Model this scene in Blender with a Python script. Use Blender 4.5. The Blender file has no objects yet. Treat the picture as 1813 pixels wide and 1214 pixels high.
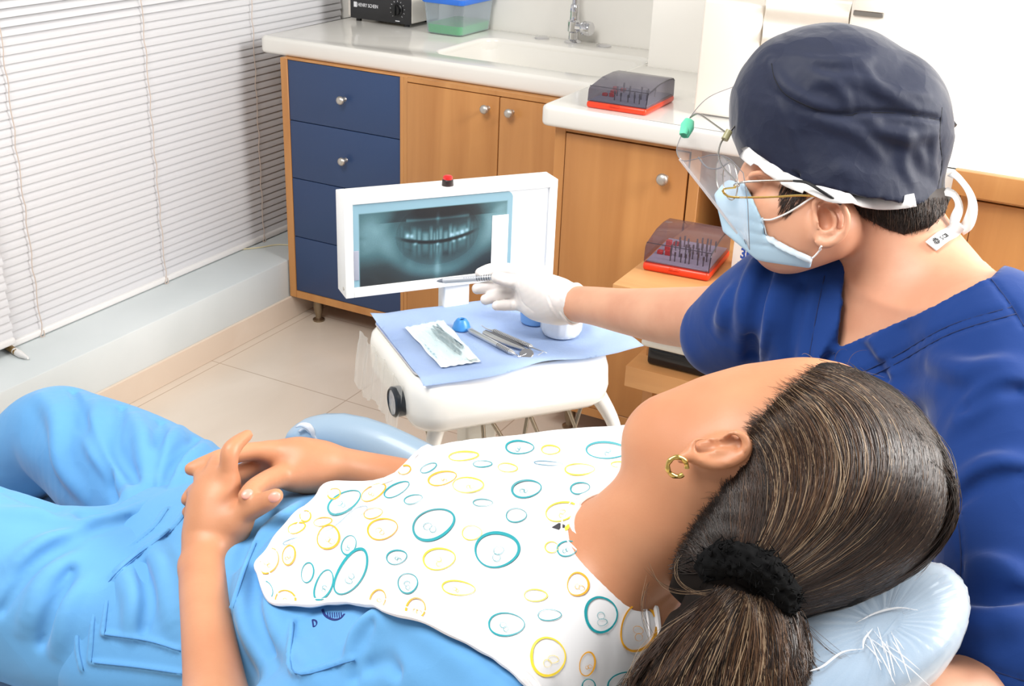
import bpy, bmesh, math, random
import numpy as np
from mathutils import Vector, Matrix, Euler
random.seed(7)
rng = np.random.default_rng(7)
SC = bpy.context.scene
COL = SC.collection

# ------------------------------------------------------------------ camera
# room frame: x runs along the counter, y runs into the room along the window, z is up, floor at 0
FPX = 2079.38                       # focal length in pixels of the 1813 x 1214 frame
YAW, PITCH, ROLL = [math.radians(a) for a in (27.220492, 24.220258, 2.348837)]
CAM = np.array([2.215, 0.0, 1.5])
_f = np.array([-math.sin(YAW)*math.cos(PITCH), math.cos(YAW)*math.cos(PITCH), -math.sin(PITCH)])
_r = np.array([math.cos(YAW), math.sin(YAW), 0.0]); _u = np.cross(_r, _f)
RIGHT = math.cos(ROLL)*_r + math.sin(ROLL)*_u
UPV = -math.sin(ROLL)*_r + math.cos(ROLL)*_u
RM = np.array([RIGHT, -UPV, _f])    # rows: right, down, ahead
cd = bpy.data.cameras.new('camera'); cam = bpy.data.objects.new('camera', cd); COL.objects.link(cam)
cd.sensor_width = 36.0; cd.lens = FPX/1813*36.0; cd.clip_start = 0.02; cd.clip_end = 100
cam.matrix_world = Matrix([[RIGHT[i], UPV[i], -_f[i], CAM[i]] for i in range(3)] + [[0, 0, 0, 1]])
SC.camera = cam
vs = SC.view_settings
vs.view_transform = 'Standard'; vs.look = 'None'; vs.exposure = 0.0; vs.gamma = 1.0; vs.use_curve_mapping = False

# ------------------------------------------------------------------ light
wd = bpy.data.worlds.new('room_light'); SC.world = wd; wd.use_nodes = True
bg = wd.node_tree.nodes['Background']; bg.inputs[0].default_value = (1.0, 0.985, 0.965, 1); bg.inputs[1].default_value = 0.44
def area(name, loc, aim, size, power, color=(1, 1, 1), size_y=None):
    l = bpy.data.lights.new(name, 'AREA'); l.energy = power; l.color = color
    l.shape = 'RECTANGLE'; l.size = size; l.size_y = size_y or size
    o = bpy.data.objects.new(name, l); COL.objects.link(o); o.location = loc
    d = Vector(aim) - Vector(loc); o.rotation_euler = d.to_track_quat('-Z', 'Y').to_euler()
    return o
area('ceiling_softbox', (1.2, 0.3, 2.75), (1.4, 1.6, 0.5), 1.1, 62, (1, 0.985, 0.96))
area('side_window_light', (4.3, 2.1, 2.2), (1.9, 1.3, 0.9), 1.4, 135, (1, 0.985, 0.96))
area('back_wall_light', (3.3, 2.0, 2.3), (1.7, 3.1, 1.2), 0.8, 30, (1, 0.99, 0.97))

# ------------------------------------------------------------------ materials
def srgb(c):
    return tuple(((x/255)/12.92 if x/255 <= 0.04045 else ((x/255+0.055)/1.055)**2.4) for x in c)
MATS = {}
def mat(name, col=(200, 200, 200), rough=0.5, metal=0.0, spec=0.5, **kw):
    """principled material; kw: var (second colour), scale, stretch, bump, bscale, trans, alpha, sss, coat, sheen, emit"""
    if name in MATS: return MATS[name]
    m = bpy.data.materials.new(name); m.use_nodes = True; MATS[name] = m
    nt = m.node_tree; b = nt.nodes['Principled BSDF']; L = nt.links.new
    c = srgb(col) + (1,)
    b.inputs['Base Color'].default_value = c; b.inputs['Roughness'].default_value = rough
    b.inputs['Metallic'].default_value = metal; b.inputs['Specular IOR Level'].default_value = spec
    m.diffuse_color = c
    co = None
    def coords(stretch):
        tc = nt.nodes.new('ShaderNodeTexCoord'); mp = nt.nodes.new('ShaderNodeMapping')
        mp.inputs['Scale'].default_value = stretch; L(tc.outputs['Object'], mp.inputs['Vector']); return mp.outputs[0]
    if 'var' in kw:
        n = nt.nodes.new('ShaderNodeTexNoise'); n.inputs['Scale'].default_value = kw.get('scale', 8)
        n.inputs['Detail'].default_value = kw.get('detail', 5); n.inputs['Distortion'].default_value = kw.get('dist', 0.0)
        L(coords(kw.get('stretch', (1, 1, 1))), n.inputs['Vector'])
        r = nt.nodes.new('ShaderNodeValToRGB'); lo, hi = kw.get('ramp', (0.35, 0.65))
        r.color_ramp.elements[0].position = lo; r.color_ramp.elements[1].position = hi
        r.color_ramp.elements[0].color = c; r.color_ramp.elements[1].color = srgb(kw['var']) + (1,)
        L(n.outputs['Fac'], r.inputs[0]); L(r.outputs[0], b.inputs['Base Color'])
    if 'bump' in kw:
        n2 = nt.nodes.new('ShaderNodeTexNoise'); n2.inputs['Scale'].default_value = kw.get('bscale', 60); n2.inputs['Detail'].default_value = kw.get('bdetail', 3)
        L(coords(kw.get('bstretch', (1, 1, 1))), n2.inputs['Vector'])
        bp = nt.nodes.new('ShaderNodeBump'); bp.inputs['Strength'].default_value = kw['bump']; bp.inputs['Distance'].default_value = kw.get('bdist', 0.002)
        L(n2.outputs['Fac'], bp.inputs['Height']); L(bp.outputs[0], b.inputs['Normal'])
    if 'crumple' in kw:
        # soft creases of worn cloth: distorted cell edges at two sizes
        st_, sc_ = kw['crumple']; prev = None
        for k_, (s_, w_) in enumerate(((sc_, 1.0), (sc_*2.7, 0.45))):
            nz_ = nt.nodes.new('ShaderNodeTexNoise'); nz_.inputs['Scale'].default_value = s_*0.6; nz_.inputs['Detail'].default_value = 3; cc_ = coords((1, 1, 1)); L(cc_, nz_.inputs['Vector'])
            ad = nt.nodes.new('ShaderNodeVectorMath'); ad.operation = 'MULTIPLY_ADD'; ad.inputs[1].default_value = (1.6/s_,)*3; L(nz_.outputs['Color'], ad.inputs[0]); L(cc_, ad.inputs[2])
            vo_ = nt.nodes.new('ShaderNodeTexVoronoi'); vo_.feature = 'F1'; vo_.inputs['Scale'].default_value = s_; vo_.inputs['Randomness'].default_value = 1.0; L(ad.outputs[0], vo_.inputs['Vector'])
            bp_ = nt.nodes.new('ShaderNodeBump'); bp_.inputs['Strength'].default_value = st_*w_; bp_.inputs['Distance'].default_value = 0.25/s_; L(vo_.outputs['Distance'], bp_.inputs['Height'])
            src = prev if prev else (b.inputs['Normal'].links[0].from_socket if b.inputs['Normal'].is_linked else None)
            if src: L(src, bp_.inputs['Normal'])
            prev = bp_.outputs[0]
        L(prev, b.inputs['Normal'])
    if 'trans' in kw:
        b.inputs['Transmission Weight'].default_value = kw['trans']; b.inputs['IOR'].default_value = kw.get('ior', 1.45)
    if 'alpha' in kw: b.inputs['Alpha'].default_value = kw['alpha']
    if 'sss' in kw:
        b.inputs['Subsurface Weight'].default_value = kw['sss']; b.inputs['Subsurface Radius'].default_value = (1.0, 0.35, 0.2)
        b.inputs['Subsurface Scale'].default_value = kw.get('sscale', 0.006)
    if 'coat' in kw: b.inputs['Coat Weight'].default_value = kw['coat']; b.inputs['Coat Roughness'].default_value = 0.08
    if 'sheen' in kw: b.inputs['Sheen Weight'].default_value = kw['sheen']; b.inputs['Sheen Roughness'].default_value = 0.4
    if 'emit' in kw:
        b.inputs['Emission Color'].default_value = c; b.inputs['Emission Strength'].default_value = kw['emit']
    if kw.get('thin'):
        # a thin clear film or pane: mostly see-through, with a grazing-angle gloss
        out = nt.nodes['Material Output']; tr = nt.nodes.new('ShaderNodeBsdfTransparent'); tr.inputs[0].default_value = srgb(kw['thin']) + (1,)
        mx = nt.nodes.new('ShaderNodeMixShader'); lw = nt.nodes.new('ShaderNodeLayerWeight'); lw.inputs[0].default_value = kw.get('blend', 0.25)
        mp = nt.nodes.new('ShaderNodeMapRange'); mp.inputs['To Min'].default_value = kw.get('fmin', 0.05); mp.inputs['To Max'].default_value = kw.get('fmax', 0.8)
        L(lw.outputs['Facing'], mp.inputs['Value']); L(mp.outputs[0], mx.inputs[0])
        L(tr.outputs[0], mx.inputs[1]); L(b.outputs[0], mx.inputs[2]); L(mx.outputs[0], out.inputs[0])
    return m
def wood(name, c1, c2, axis='z', scale=5):
    st = {'z': (1.0, 1.0, 0.08), 'x': (0.08, 1.0, 1.0), 'y': (1.0, 0.08, 1.0)}[axis]
    return mat(name, c1, 0.36, spec=0.45, var=c2, scale=scale*3, stretch=st, detail=6, dist=0.6, ramp=(0.3, 0.7), bump=0.05, bscale=90, bstretch=st)

# ------------------------------------------------------------------ scene helpers
def tag(o, label=None, cat=None, group=None, kind=None):
    if label: o['label'] = label
    if cat: o['category'] = cat
    if group: o['group'] = group
    if kind: o['kind'] = kind
    return o
def thing(name, label, cat, loc=(0, 0, 0), group=None):
    o = bpy.data.objects.new(name, None); COL.objects.link(o); o.location = loc; o.empty_display_size = 0.05
    return tag(o, label, cat, group)
def wmat(o):
    m = Matrix.Translation(o.location)
    return wmat(o.parent) @ o.matrix_parent_inverse @ m if o.parent else m
def link(name, me, mats, parent=None, smooth=True, label=None):
    o = bpy.data.objects.new(name, me); COL.objects.link(o)
    for m in (mats if isinstance(mats, (list, tuple)) else [mats]): me.materials.append(m)
    if smooth: me.polygons.foreach_set('use_smooth', [True]*len(me.polygons))
    if parent:
        o.parent = parent
        o.matrix_parent_inverse = wmat(parent).inverted()
    if label: o['label'] = label
    return o
def obj(name, bm, mats, parent=None, smooth=True, label=None, auto=True):
    bmesh.ops.recalc_face_normals(bm, faces=bm.faces[:])
    me = bpy.data.meshes.new(name); bm.to_mesh(me); bm.free()
    o = link(name, me, mats, parent, smooth, label)
    if smooth and auto: sharp(me, 38)
    return o
def sharp(me, deg):
    try: me.set_sharp_from_angle(angle=math.radians(deg))
    except Exception: pass
def struct(name, bm, mats, smooth=False):
    return tag(obj(name, bm, mats, smooth=smooth), kind='structure')
def npmesh(name, V, F):
    me = bpy.data.meshes.new(name); V = np.asarray(V, np.float32); F = np.asarray(F, np.int32); k = F.shape[1]
    me.vertices.add(len(V)); me.vertices.foreach_set('co', V.ravel()); me.loops.add(F.size); me.loops.foreach_set('vertex_index', F.ravel())
    me.polygons.add(len(F)); me.polygons.foreach_set('loop_start', np.arange(0, F.size, k, dtype=np.int32)); me.update(calc_edges=True); me.validate()
    return me
def B(): return bmesh.new()
def frame(o, x, y=None, z=None):
    """matrix from origin and axes"""
    x = Vector(x).normalized(); z = Vector(z).normalized() if z is not None else Vector((0, 0, 1))
    y = z.cross(x).normalized() if y is None else Vector(y).normalized()
    m = Matrix.Identity(4)
    for i in range(3): m[i][0] = x[i]; m[i][1] = y[i]; m[i][2] = z[i]; m[i][3] = o[i]
    return m
def box(bm, lo, hi, bev=0.0, seg=2, M=None, mi=0):
    lo = Vector(lo); hi = Vector(hi)
    T = Matrix.Translation((lo+hi)/2) @ Matrix.Diagonal((*(hi-lo), 1))
    if M is not None: T = M @ T
    r = bmesh.ops.create_cube(bm, size=1, matrix=T); vs_ = r['verts']
    fs = {f for v in vs_ for f in v.link_faces}
    for f in fs: f.material_index = mi
    if bev > 0:
        es = list({e for v in vs_ for e in v.link_edges})
        rr = bmesh.ops.bevel(bm, geom=es, offset=bev, segments=seg, profile=0.5, affect='EDGES')
        for f in rr['faces']: f.material_index = mi
def lathe(bm, prof, M=None, n=28, mi=0, cap=True, flute=None):
    rings = []
    for (r, z) in prof:
        ring = []
        for i in range(n):
            a = 2*math.pi*i/n; rr = r if not flute else r*flute(a, z)
            p = Vector((rr*math.cos(a), rr*math.sin(a), z)); ring.append(bm.verts.new(M @ p if M is not None else p))
        rings.append(ring)
    for a, b in zip(rings, rings[1:]):
        for i in range(n):
            f = bm.faces.new((a[i], a[(i+1) % n], b[(i+1) % n], b[i])); f.material_index = mi
    if cap:
        for ring in (rings[0], rings[-1]):
            try: bm.faces.new(ring).material_index = mi
            except Exception: pass
def crom(pts, n=6, closed=False):
    P_ = [np.array(p, float) for p in pts]; N = len(P_); out = []
    if N < 3 and not closed: return [P_[0] + (P_[-1]-P_[0])*t for t in np.linspace(0, 1, n+1)]
    for i in range(N if closed else N-1):
        p0 = P_[(i-1) % N] if closed or i > 0 else 2*P_[0]-P_[1]
        p1 = P_[i]; p2 = P_[(i+1) % N]
        p3 = P_[(i+2) % N] if closed or i+2 < N else 2*P_[-1]-P_[-2]
        for t in np.arange(n)/n:
            out.append(0.5*((2*p1)+(-p0+p2)*t+(2*p0-5*p1+4*p2-p3)*t*t+(-p0+3*p1-3*p2+p3)*t**3))
    if not closed: out.append(P_[-1])
    return out
def tube(bm, pts, r, n=10, smooth=0, closed=False, mi=0, flat=None):
    """tube along points; r scalar or list; flat=(axis vector, ratio) makes a ribbon-like section"""
    pts = [np.array(p, float) for p in pts]
    rs = list(r) if hasattr(r, '__len__') else [r]*len(pts)
    if smooth:
        q = crom([np.append(p, rr) for p, rr in zip(pts, rs)], smooth, closed); pts = [a[:3] for a in q]; rs = [a[3] for a in q]
    N = len(pts); T = []
    for i in range(N):
        d = (pts[(i+1) % N]-pts[i-1]) if closed else (pts[min(i+1, N-1)]-pts[max(i-1, 0)])
        T.append(d/(np.linalg.norm(d)+1e-12))
    up = np.array([0, 0, 1.0]) if abs(T[0][2]) < 0.9 else np.array([1.0, 0, 0])
    if flat is not None: up = np.array(flat[0], float)
    rings = []
    for i in range(N):
        u = up - T[i]*np.dot(up, T[i]); u /= np.linalg.norm(u)+1e-12; up = u if flat is None else np.array(flat[0], float); w = np.cross(T[i], u)
        kf = flat[1] if flat is not None else 1.0
        rings.append([bm.verts.new(pts[i]+rs[i]*(math.cos(a)*u*kf+math.sin(a)*w)) for a in [2*math.pi*k/n for k in range(n)]])
    for i in range(N if closed else N-1):
        a, b = rings[i], rings[(i+1) % N]
        for k in range(n):
            try: bm.faces.new((a[k], a[(k+1) % n], b[(k+1) % n], b[k])).material_index = mi
            except Exception: pass
    if not closed:
        for ring in (rings[0], rings[-1]):
            try: bm.faces.new(ring).material_index = mi
            except Exception: pass
def rrect(x0, y0, x1, y1, r, n=6):
    out = []
    for cx, cy, a0 in ((x1-r, y1-r, 0), (x0+r, y1-r, 90), (x0+r, y0+r, 180), (x1-r, y0+r, 270)):
        for k in range(n+1):
            a = math.radians(a0+90*k/n); out.append((cx+r*math.cos(a), cy+r*math.sin(a)))
    return out
def plate(loops, z0, z1, bev=0.0, M=None):
    """solid plate from an outer loop and hole loops, with rounded edges"""
    cu = bpy.data.curves.new('tmp', 'CURVE'); cu.dimensions = '2D'; cu.fill_mode = 'BOTH'
    cu.extrude = (z1-z0)/2-bev; cu.bevel_depth = bev; cu.bevel_resolution = 3; cu.offset = -bev if bev else 0
    for lp in loops:
        s = cu.splines.new('POLY'); s.points.add(len(lp)-1); s.use_cyclic_u = True
        for p, q in zip(s.points, lp): p.co = (q[0], q[1], 0, 1)
    o = bpy.data.objects.new('tmp', cu); COL.objects.link(o)
    dg = bpy.context.evaluated_depsgraph_get(); me = bpy.data.meshes.new_from_object(o.evaluated_get(dg))
    bpy.data.objects.remove(o); bpy.data.curves.remove(cu)
    bm = bmesh.new(); bm.from_mesh(me); bpy.data.meshes.remove(me)
    bmesh.ops.remove_doubles(bm, verts=bm.verts[:], dist=1e-5)
    T = Matrix.Translation((0, 0, (z0+z1)/2)); T = (M @ T) if M is not None else T
    bmesh.ops.transform(bm, matrix=T, verts=bm.verts[:])
    return bm
def ringloft(bm, rings, cap=(True, True), mi=0):
    R_ = [[bm.verts.new(p) for p in ring] for ring in rings]
    n = len(R_[0])
    for a, b in zip(R_, R_[1:]):
        for i in range(n): bm.faces.new((a[i], a[(i+1) % n], b[(i+1) % n], b[i])).material_index = mi
    if cap[0]: bm.faces.new(R_[0]).material_index = mi
    if cap[1]: bm.faces.new(R_[-1]).material_index = mi
def text(name, s, M, size, m, parent, depth=0.0004, bold=False, sx=1.0):
    cu = bpy.data.curves.new(name, 'FONT'); cu.body = s; cu.size = size; cu.extrude = depth; cu.offset = 0.0006*size/0.02 if bold else 0
    cu.align_x = 'LEFT'; cu.resolution_u = 3
    o = bpy.data.objects.new(name, cu); COL.objects.link(o)
    dg = bpy.context.evaluated_depsgraph_get(); me = bpy.data.meshes.new_from_object(o.evaluated_get(dg))
    bpy.data.objects.remove(o); bpy.data.curves.remove(cu)
    me.materials.clear(); me.transform(M @ Matrix.Diagonal((sx, 1, 1, 1))); me.name = name
    return link(name, me, m, parent, smooth=False)
def copy_tree(o, parent=None):
    c = o.copy(); COL.objects.link(c)
    if parent: c.parent = parent
    for ch in list(o.children): copy_tree(ch, c)
    return c
# points given where a sight line of the photograph meets a height, a plane or a distance
def ray(u, v): return RM.T @ np.array([(u-906.5)/FPX, (v-607.0)/FPX, 1.0])
def onz(u, v, z): d = ray(u, v); return CAM + d*((z-CAM[2])/d[2])
def onx(u, v, x): d = ray(u, v); return CAM + d*((x-CAM[0])/d[0])
def ony(u, v, y): d = ray(u, v); return CAM + d*((y-CAM[1])/d[1])
def at(u, v, d): return CAM + ray(u, v)*d
# ================================================================== the room
WHITE = mat('wall_paint', (236, 233, 226), 0.6)
SILLM = mat('sill_paint', (206, 213, 214), 0.55, var=(214, 220, 221), scale=3, bump=0.04, bscale=25)
def floor_mat():
    m = mat('floor_tile', (214, 200, 184), 0.22, spec=0.5, var=(222, 209, 194), scale=2.2, detail=8, dist=1.6)
    nt = m.node_tree; L = nt.links.new; b = nt.nodes['Principled BSDF']
    tc = nt.nodes.new('ShaderNodeTexCoord'); sep = nt.nodes.new('ShaderNodeSeparateXYZ'); L(tc.outputs['Object'], sep.inputs[0])
    acc = None
    for ax, off in (('X', 0.035), ('Y', 0.12)):
        a = nt.nodes.new('ShaderNodeMath'); a.operation = 'ADD'; a.inputs[1].default_value = 10*0.45-off; L(sep.outputs[ax], a.inputs[0])
        w = nt.nodes.new('ShaderNodeMath'); w.operation = 'PINGPONG'; w.inputs[1].default_value = 0.225; L(a.outputs[0], w.inputs[0])
        c = nt.nodes.new('ShaderNodeMath'); c.operation = 'LESS_THAN'; c.inputs[1].default_value = 0.0018; L(w.outputs[0], c.inputs[0])
        if acc is None: acc = c
        else:
            mx = nt.nodes.new('ShaderNodeMath'); mx.operation = 'MAXIMUM'; L(acc.outputs[0], mx.inputs[0]); L(c.outputs[0], mx.inputs[1]); acc = mx
    old = b.inputs['Base Color'].links[0].from_socket
    mix = nt.nodes.new('ShaderNodeMix'); mix.data_type = 'RGBA'; L(acc.outputs[0], mix.inputs[0]); L(old, mix.inputs[6]); mix.inputs[7].default_value = srgb((186, 168, 150)) + (1,)
    L(mix.outputs[2], b.inputs['Base Color'])
    return m
FLOOR = floor_mat()
bm = B(); box(bm, (-0.4, -1.2, -0.05), (4.6, 3.5, 0)); struct('floor', bm, FLOOR)
# low wall under the window, its sill, and the tile skirting
bm = B(); box(bm, (-0.4, -1.2, 0), (-0.004, 3.42, 0.197), 0.006); struct('wall_window_side', bm, SILLM, True)
bm = B(); box(bm, (-0.004, -1.2, 0), (0.006, 3.33, 0.076), 0.002)
struct('baseboard_window_side', bm, mat('skirting_tile', (216, 198, 180), 0.25, var=(224, 209, 193), scale=2.5, detail=8, dist=1.5))
bm = B(); box(bm, (0.006, 3.325, 0), (1.02, 3.335, 0.076), 0.002)
struct('baseboard_back', bm, MATS['skirting_tile'])
bm = B(); box(bm, (-0.4, 3.335, 0), (4.6, 3.45, 2.7)); struct('wall_back', bm, WHITE)
bm = B(); box(bm, (1.012, 3.09, 0), (4.6, 3.335, 2.7), 0.003); struct('wall_back_bay', bm, WHITE)
bm = B(); box(bm, (4.5, 1.9, 0), (4.6, 3.45, 2.7)); struct('wall_right', bm, WHITE)
# window pane and frame behind the blind
bm = B(); box(bm, (-1.3, -2.5, -0.05), (-1.2, 4.6, 3.2)); struct('dark_backdrop_outside', bm, mat('backdrop_dark', (92, 86, 82), 0.9))  # unseen dark backdrop, added so the gaps between slats stay dark
GLASS = mat('window_glass', (235, 240, 242), 0.05, thin=(240, 246, 248))
bm = B()
for lo, hi in (((-0.33, -1.2, 0.197), (-0.28, 3.335, 0.24)), ((-0.33, -1.2, 1.10), (-0.28, 3.335, 1.15)), ((-0.33, -1.2, 2.3), (-0.28, 3.335, 2.36)), ((-0.33, 0.9, 0.24), (-0.28, 0.95, 2.3)), ((-0.33, 3.28, 0.24), (-0.28, 3.335, 2.3))):
    box(bm, lo, hi, 0.004)
wf = struct('window_1', bm, mat('window_frame', (225, 226, 226), 0.4), True)
bm = B(); box(bm, (-0.308, -1.2, 0.24), (-0.302, 3.28, 2.3)); obj('pane', bm, GLASS, wf, False)

# venetian blinds: curved slats, head rail, bottom rail, ladder cords
SLAT = mat('blind_slat', (206, 206, 209), 0.42)
CORD = mat('blind_cord', (196, 178, 165), 0.7)
def blind(name, label, x, y0, y1, zb, zt, cords, pitch=0.0215):
    t = thing(name, label, 'blind', (x, y0, zb))
    bm = B(); z = zb+0.03; k = 0
    while z < zt:
        tilt = math.radians(72 if z < 0.98 else 60)
        prof = []
        for s in np.linspace(-1, 1, 5):
            w = 0.0125*s; h = 0.0022*(1-s*s)
            prof.append((x + w*math.cos(tilt)+h*math.sin(tilt), z - w*math.sin(tilt)+h*math.cos(tilt)))
        back = [(px-0.0006, pz-0.0002) for px, pz in prof[::-1]]
        ring = prof+back
        a = [bm.verts.new((px, y0+0.004*math.sin(k*1.7), pz)) for px, pz in ring]
        b = [bm.verts.new((px, y1+0.003*math.sin(k*2.3), pz)) for px, pz in ring]
        n = len(ring)
        for i in range(n): bm.faces.new((a[i], a[(i+1) % n], b[(i+1) % n], b[i]))
        bm.faces.new(a); bm.faces.new(b)
        z += pitch; k += 1
    obj('slats', bm, SLAT, t)
    bm = B(); box(bm, (x-0.013, y0, zb), (x+0.013, y1, zb+0.018), 0.005, 3); obj('bottom_rail', bm, mat('rail_white', (222, 220, 219), 0.35), t)
    bm = B(); box(bm, (x-0.02, y0, zt), (x+0.02, y1, zt+0.035), 0.004); obj('head_rail', bm, MATS['rail_white'], t)
    for yc in cords:
        bm = B(); pts = [(x+0.0135+0.0012*math.sin(i*2.1), yc+0.0025*math.sin(i*1.3), zz) for i, zz in enumerate(np.arange(zb+0.012, zt, 0.0215))]
        tube(bm, pts, 0.0013, 5)
        lp = [(x+0.014, yc, zb+0.012), (x+0.017, yc-0.008, zb+0.001), (x+0.017, yc+0.004, zb-0.0), (x+0.014, yc+0.006, zb+0.014)]
        tube(bm, lp, 0.0011, 5, 4)
        obj('ladder_cord', bm, CORD, t)
    return t
XB = -0.186
def yon(u, v, x): return onx(u, v, x)[1]
blind('window_blind', 'wide closed white venetian blind beside the blue drawers', XB, yon(12, 620, XB), 3.31, 0.20, 2.3,
      [yon(48, 400, XB+.013), yon(272, 250, XB+.013), yon(458, 250, XB+.013)])
blind('window_blind', 'second white blind, only its lower corner in view at far left', XB+0.032, -0.9, yon(20, 590, XB+.03), 0.225, 2.3, [0.7])
# brush-like stick with a white tip lying on the sill, and a thin cable
p0, p1, p2 = onz(4, 607, 0.207), onz(30, 624, 0.207), onz(50, 634, 0.205)
t = thing('paint_stick', 'short brown stick with white crusted tip lying on the window sill', 'stick', tuple(p0))
bm = B(); tube(bm, [p0-(p1-p0)*1.2, p0, p1], [0.009, 0.009, 0.009], 10); obj('handle', bm, mat('stick_wood', (152, 122, 72), 0.5, var=(120, 95, 55), scale=40), t)
bm = B(); tube(bm, [p1-(p1-p0)*0.15, p1+(p2-p1)*0.3, p2], [0.0093, 0.0095, 0.003], 10); obj('tip', bm, mat('stick_tip', (226, 224, 222), 0.7, bump=0.5, bscale=200), t, label='white crusted tip')
bm = B(); tube(bm, [onz(u, v, 0.2) for u, v in ((400, 443), (440, 440), (465, 437), (490, 433), (515, 434), (530, 437))], 0.0022, 6, 5)
tag(obj('sill_cable', bm, mat('cable_cream', (205, 195, 160), 0.5)), 'thin cream cable lying on the sill next to the drawer cabinet', 'cable')

# ------------------------------------------------------------------ cabinets
W1 = wood('door_veneer', (198, 140, 82), (179, 121, 67)); W2 = wood('frame_veneer', (202, 146, 88), (184, 126, 72)); W3 = wood('cart_veneer', (214, 160, 104), (196, 140, 86), 'x')
BLUE = mat('drawer_blue', (45, 67, 106), 0.38, bump=0.06, bscale=300)
NICK = mat('brushed_nickel', (200, 194, 186), 0.42, 0.9)
def knob(parent, c, r=0.0125):
    M = frame(c, (1, 0, 0), z=(0, -1, 0)); bm = B()
    lathe(bm, [(0.007, 0), (0.005, 0.004), (0.0045, 0.014), (0.007, 0.017), (r, 0.020), (r*1.0, 0.024), (r*0.8, 0.028), (r*0.4, 0.030), (0.0005, 0.0305)], M, 22)
    return obj('knob', bm, NICK, parent)
YC = 2.748
def panel(parent, name, x0, x1, z0, z1, y, m, th=0.018):
    bm = B(); box(bm, (x0, y, z0), (x1, y+th, z1), 0.0015, 2); return obj(name, bm, m, parent)
def carcass(parent, x0, x1, z0, z1, y, yb, m, w=0.022, bot=0.022, top=0.006, left=None, right=None):
    bm = B(); l = w if left is None else left; r = w if right is None else right
    box(bm, (x0, y, z0), (x0+l, yb, z1), 0.001, 1); box(bm, (x1-r, y, z0), (x1, yb, z1), 0.001, 1)
    box(bm, (x0+l, y, z0), (x1-r, yb, z0+bot), 0.001, 1); box(bm, (x0+l, y, z1-top), (x1-r, y+0.05, z1), 0.001, 1); box(bm, (x0+l, yb-0.01, z0), (x1-r, yb, z1))
    return obj('body', bm, m, parent)
def foot(parent, x, y):
    bm = B(); lathe(bm, [(0.018, 0.0), (0.019, 0.006), (0.010, 0.011), (0.009, 0.016), (0.0145, 0.035), (0.0155, 0.055), (0.013, 0.08)], Matrix.Translation((x, y, 0)), 20)
    return obj('foot', bm, mat('foot_metal', (148, 132, 110), 0.35, 0.9), parent)
t = thing('drawer_cabinet', 'floor cabinet with four navy blue drawers beside the window', 'cabinet', (0.2, 3.0, 0))
carcass(t, 0.002, 0.43, 0.078, 0.828, YC, 3.31, W2, 0.025, 0.024, 0.003, right=0.012)
for z0, z1, kz in ((0.648, 0.824, 0.736), (0.471, 0.646, 0.557), (0.284, 0.469, 0.375), (0.103, 0.282, 0.19)):
    d = panel(t, 'drawer', 0.028, 0.417, z0, z1, YC+0.002, BLUE); knob(d, (0.228, YC+0.002, kz))
for x, y in ((0.085, YC+0.035), (0.38, YC+0.035), (0.085, 3.25), (0.38, 3.25)): foot(t, x, y)
t = thing('sink_cabinet', 'wooden two door cabinet below the sink', 'cabinet', (0.7, 3.0, 0))
carcass(t, 0.430, 1.04, 0.078, 0.828, YC, 3.31, W2, 0.012, 0.024, 0.014)
for x0, x1, kx in ((0.443, 0.734, 0.701), (0.737, 1.028, 0.775)):
    d = panel(t, 'door', x0, x1, 0.104, 0.812, YC-0.002, W1); knob(d, (kx, YC-0.002, 0.778))
for x, y in ((0.5, YC+0.035), (0.97, YC+0.035), (0.5, 3.25), (0.97, 3.25)): foot(t, x, y)
Y3 = 2.512
t = thing('side_cabinet', 'wooden single door cabinet under the projecting right counter', 'cabinet', (1.2, 2.8, 0))
carcass(t, 1.016, 1.388, 0.078, 0.828, Y3, 3.08, W2, 0.028, 0.024, 0.014, right=0.026)
d = panel(t, 'door', 1.046, 1.358, 0.104, 0.811, Y3-0.001, W1); knob(d, (1.306, Y3-0.001, 0.745), 0.0145)
for x in (1.08, 1.33): foot(t, x, Y3+0.05)
# counter with the moulded sink
CTOP = mat('countertop_solid_surface', (232, 229, 222), 0.16, spec=0.5, coat=0.25)
outer = [(-0.088, 2.768), (0.99, 2.768), (0.99, 2.474), (2.55, 2.474), (2.55, 3.088), (1.010, 3.088), (1.010, 3.333), (-0.088, 3.333)]
def rounded(pts, rad, n=5):
    out = []
    for i, p in enumerate(pts):
        p = np.array(p); a = np.array(pts[i-1])-p; b = np.array(pts[(i+1) % len(pts)])-p; r = rad.get(i, 0.0008)
        a = a/np.linalg.norm(a)*r; b = b/np.linalg.norm(b)*r
        for s in np.linspace(0, 1, n): out.append(tuple(p + a*(1-s)**2 + b*s*s))
    return out
sink = rrect(0.448, 2.868, 0.985, 3.19, 0.05, 6)
t = thing('countertop', 'glossy white L shaped countertop over the drawer and sink cabinets', 'countertop', (0.5, 3.0, 0.828))
bm = plate([rounded(outer, {0: 0.02, 2: 0.025}), sink[::-1]], 0.828, 0.878, 0.011); obj('slab', bm, CTOP, t)
bm = B(); rings = []
for ins, z in ((0.008, 0.874), (0.012, 0.862), (0.016, 0.80), (0.028, 0.755), (0.055, 0.738), (0.10, 0.733)):
    rings.append([(x, y, z) for x, y in rrect(0.448+ins-0.012, 2.868+ins-0.012, 0.985-ins+0.012, 3.19-ins+0.012, max(0.05-ins*0.3, 0.02), 6)])
ringloft(bm, rings, (False, True)); obj('sink_basin', bm, CTOP, t)
bm = B(); lathe(bm, [(0.022, 0.734), (0.022, 0.737), (0.012, 0.7375), (0.0, 0.736)], Matrix.Translation((0.72, 3.03, 0)), 20); obj('drain', bm, mat('chrome', (215, 215, 218), 0.08, 1.0), t)
CHROME = MATS['chrome']
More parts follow.
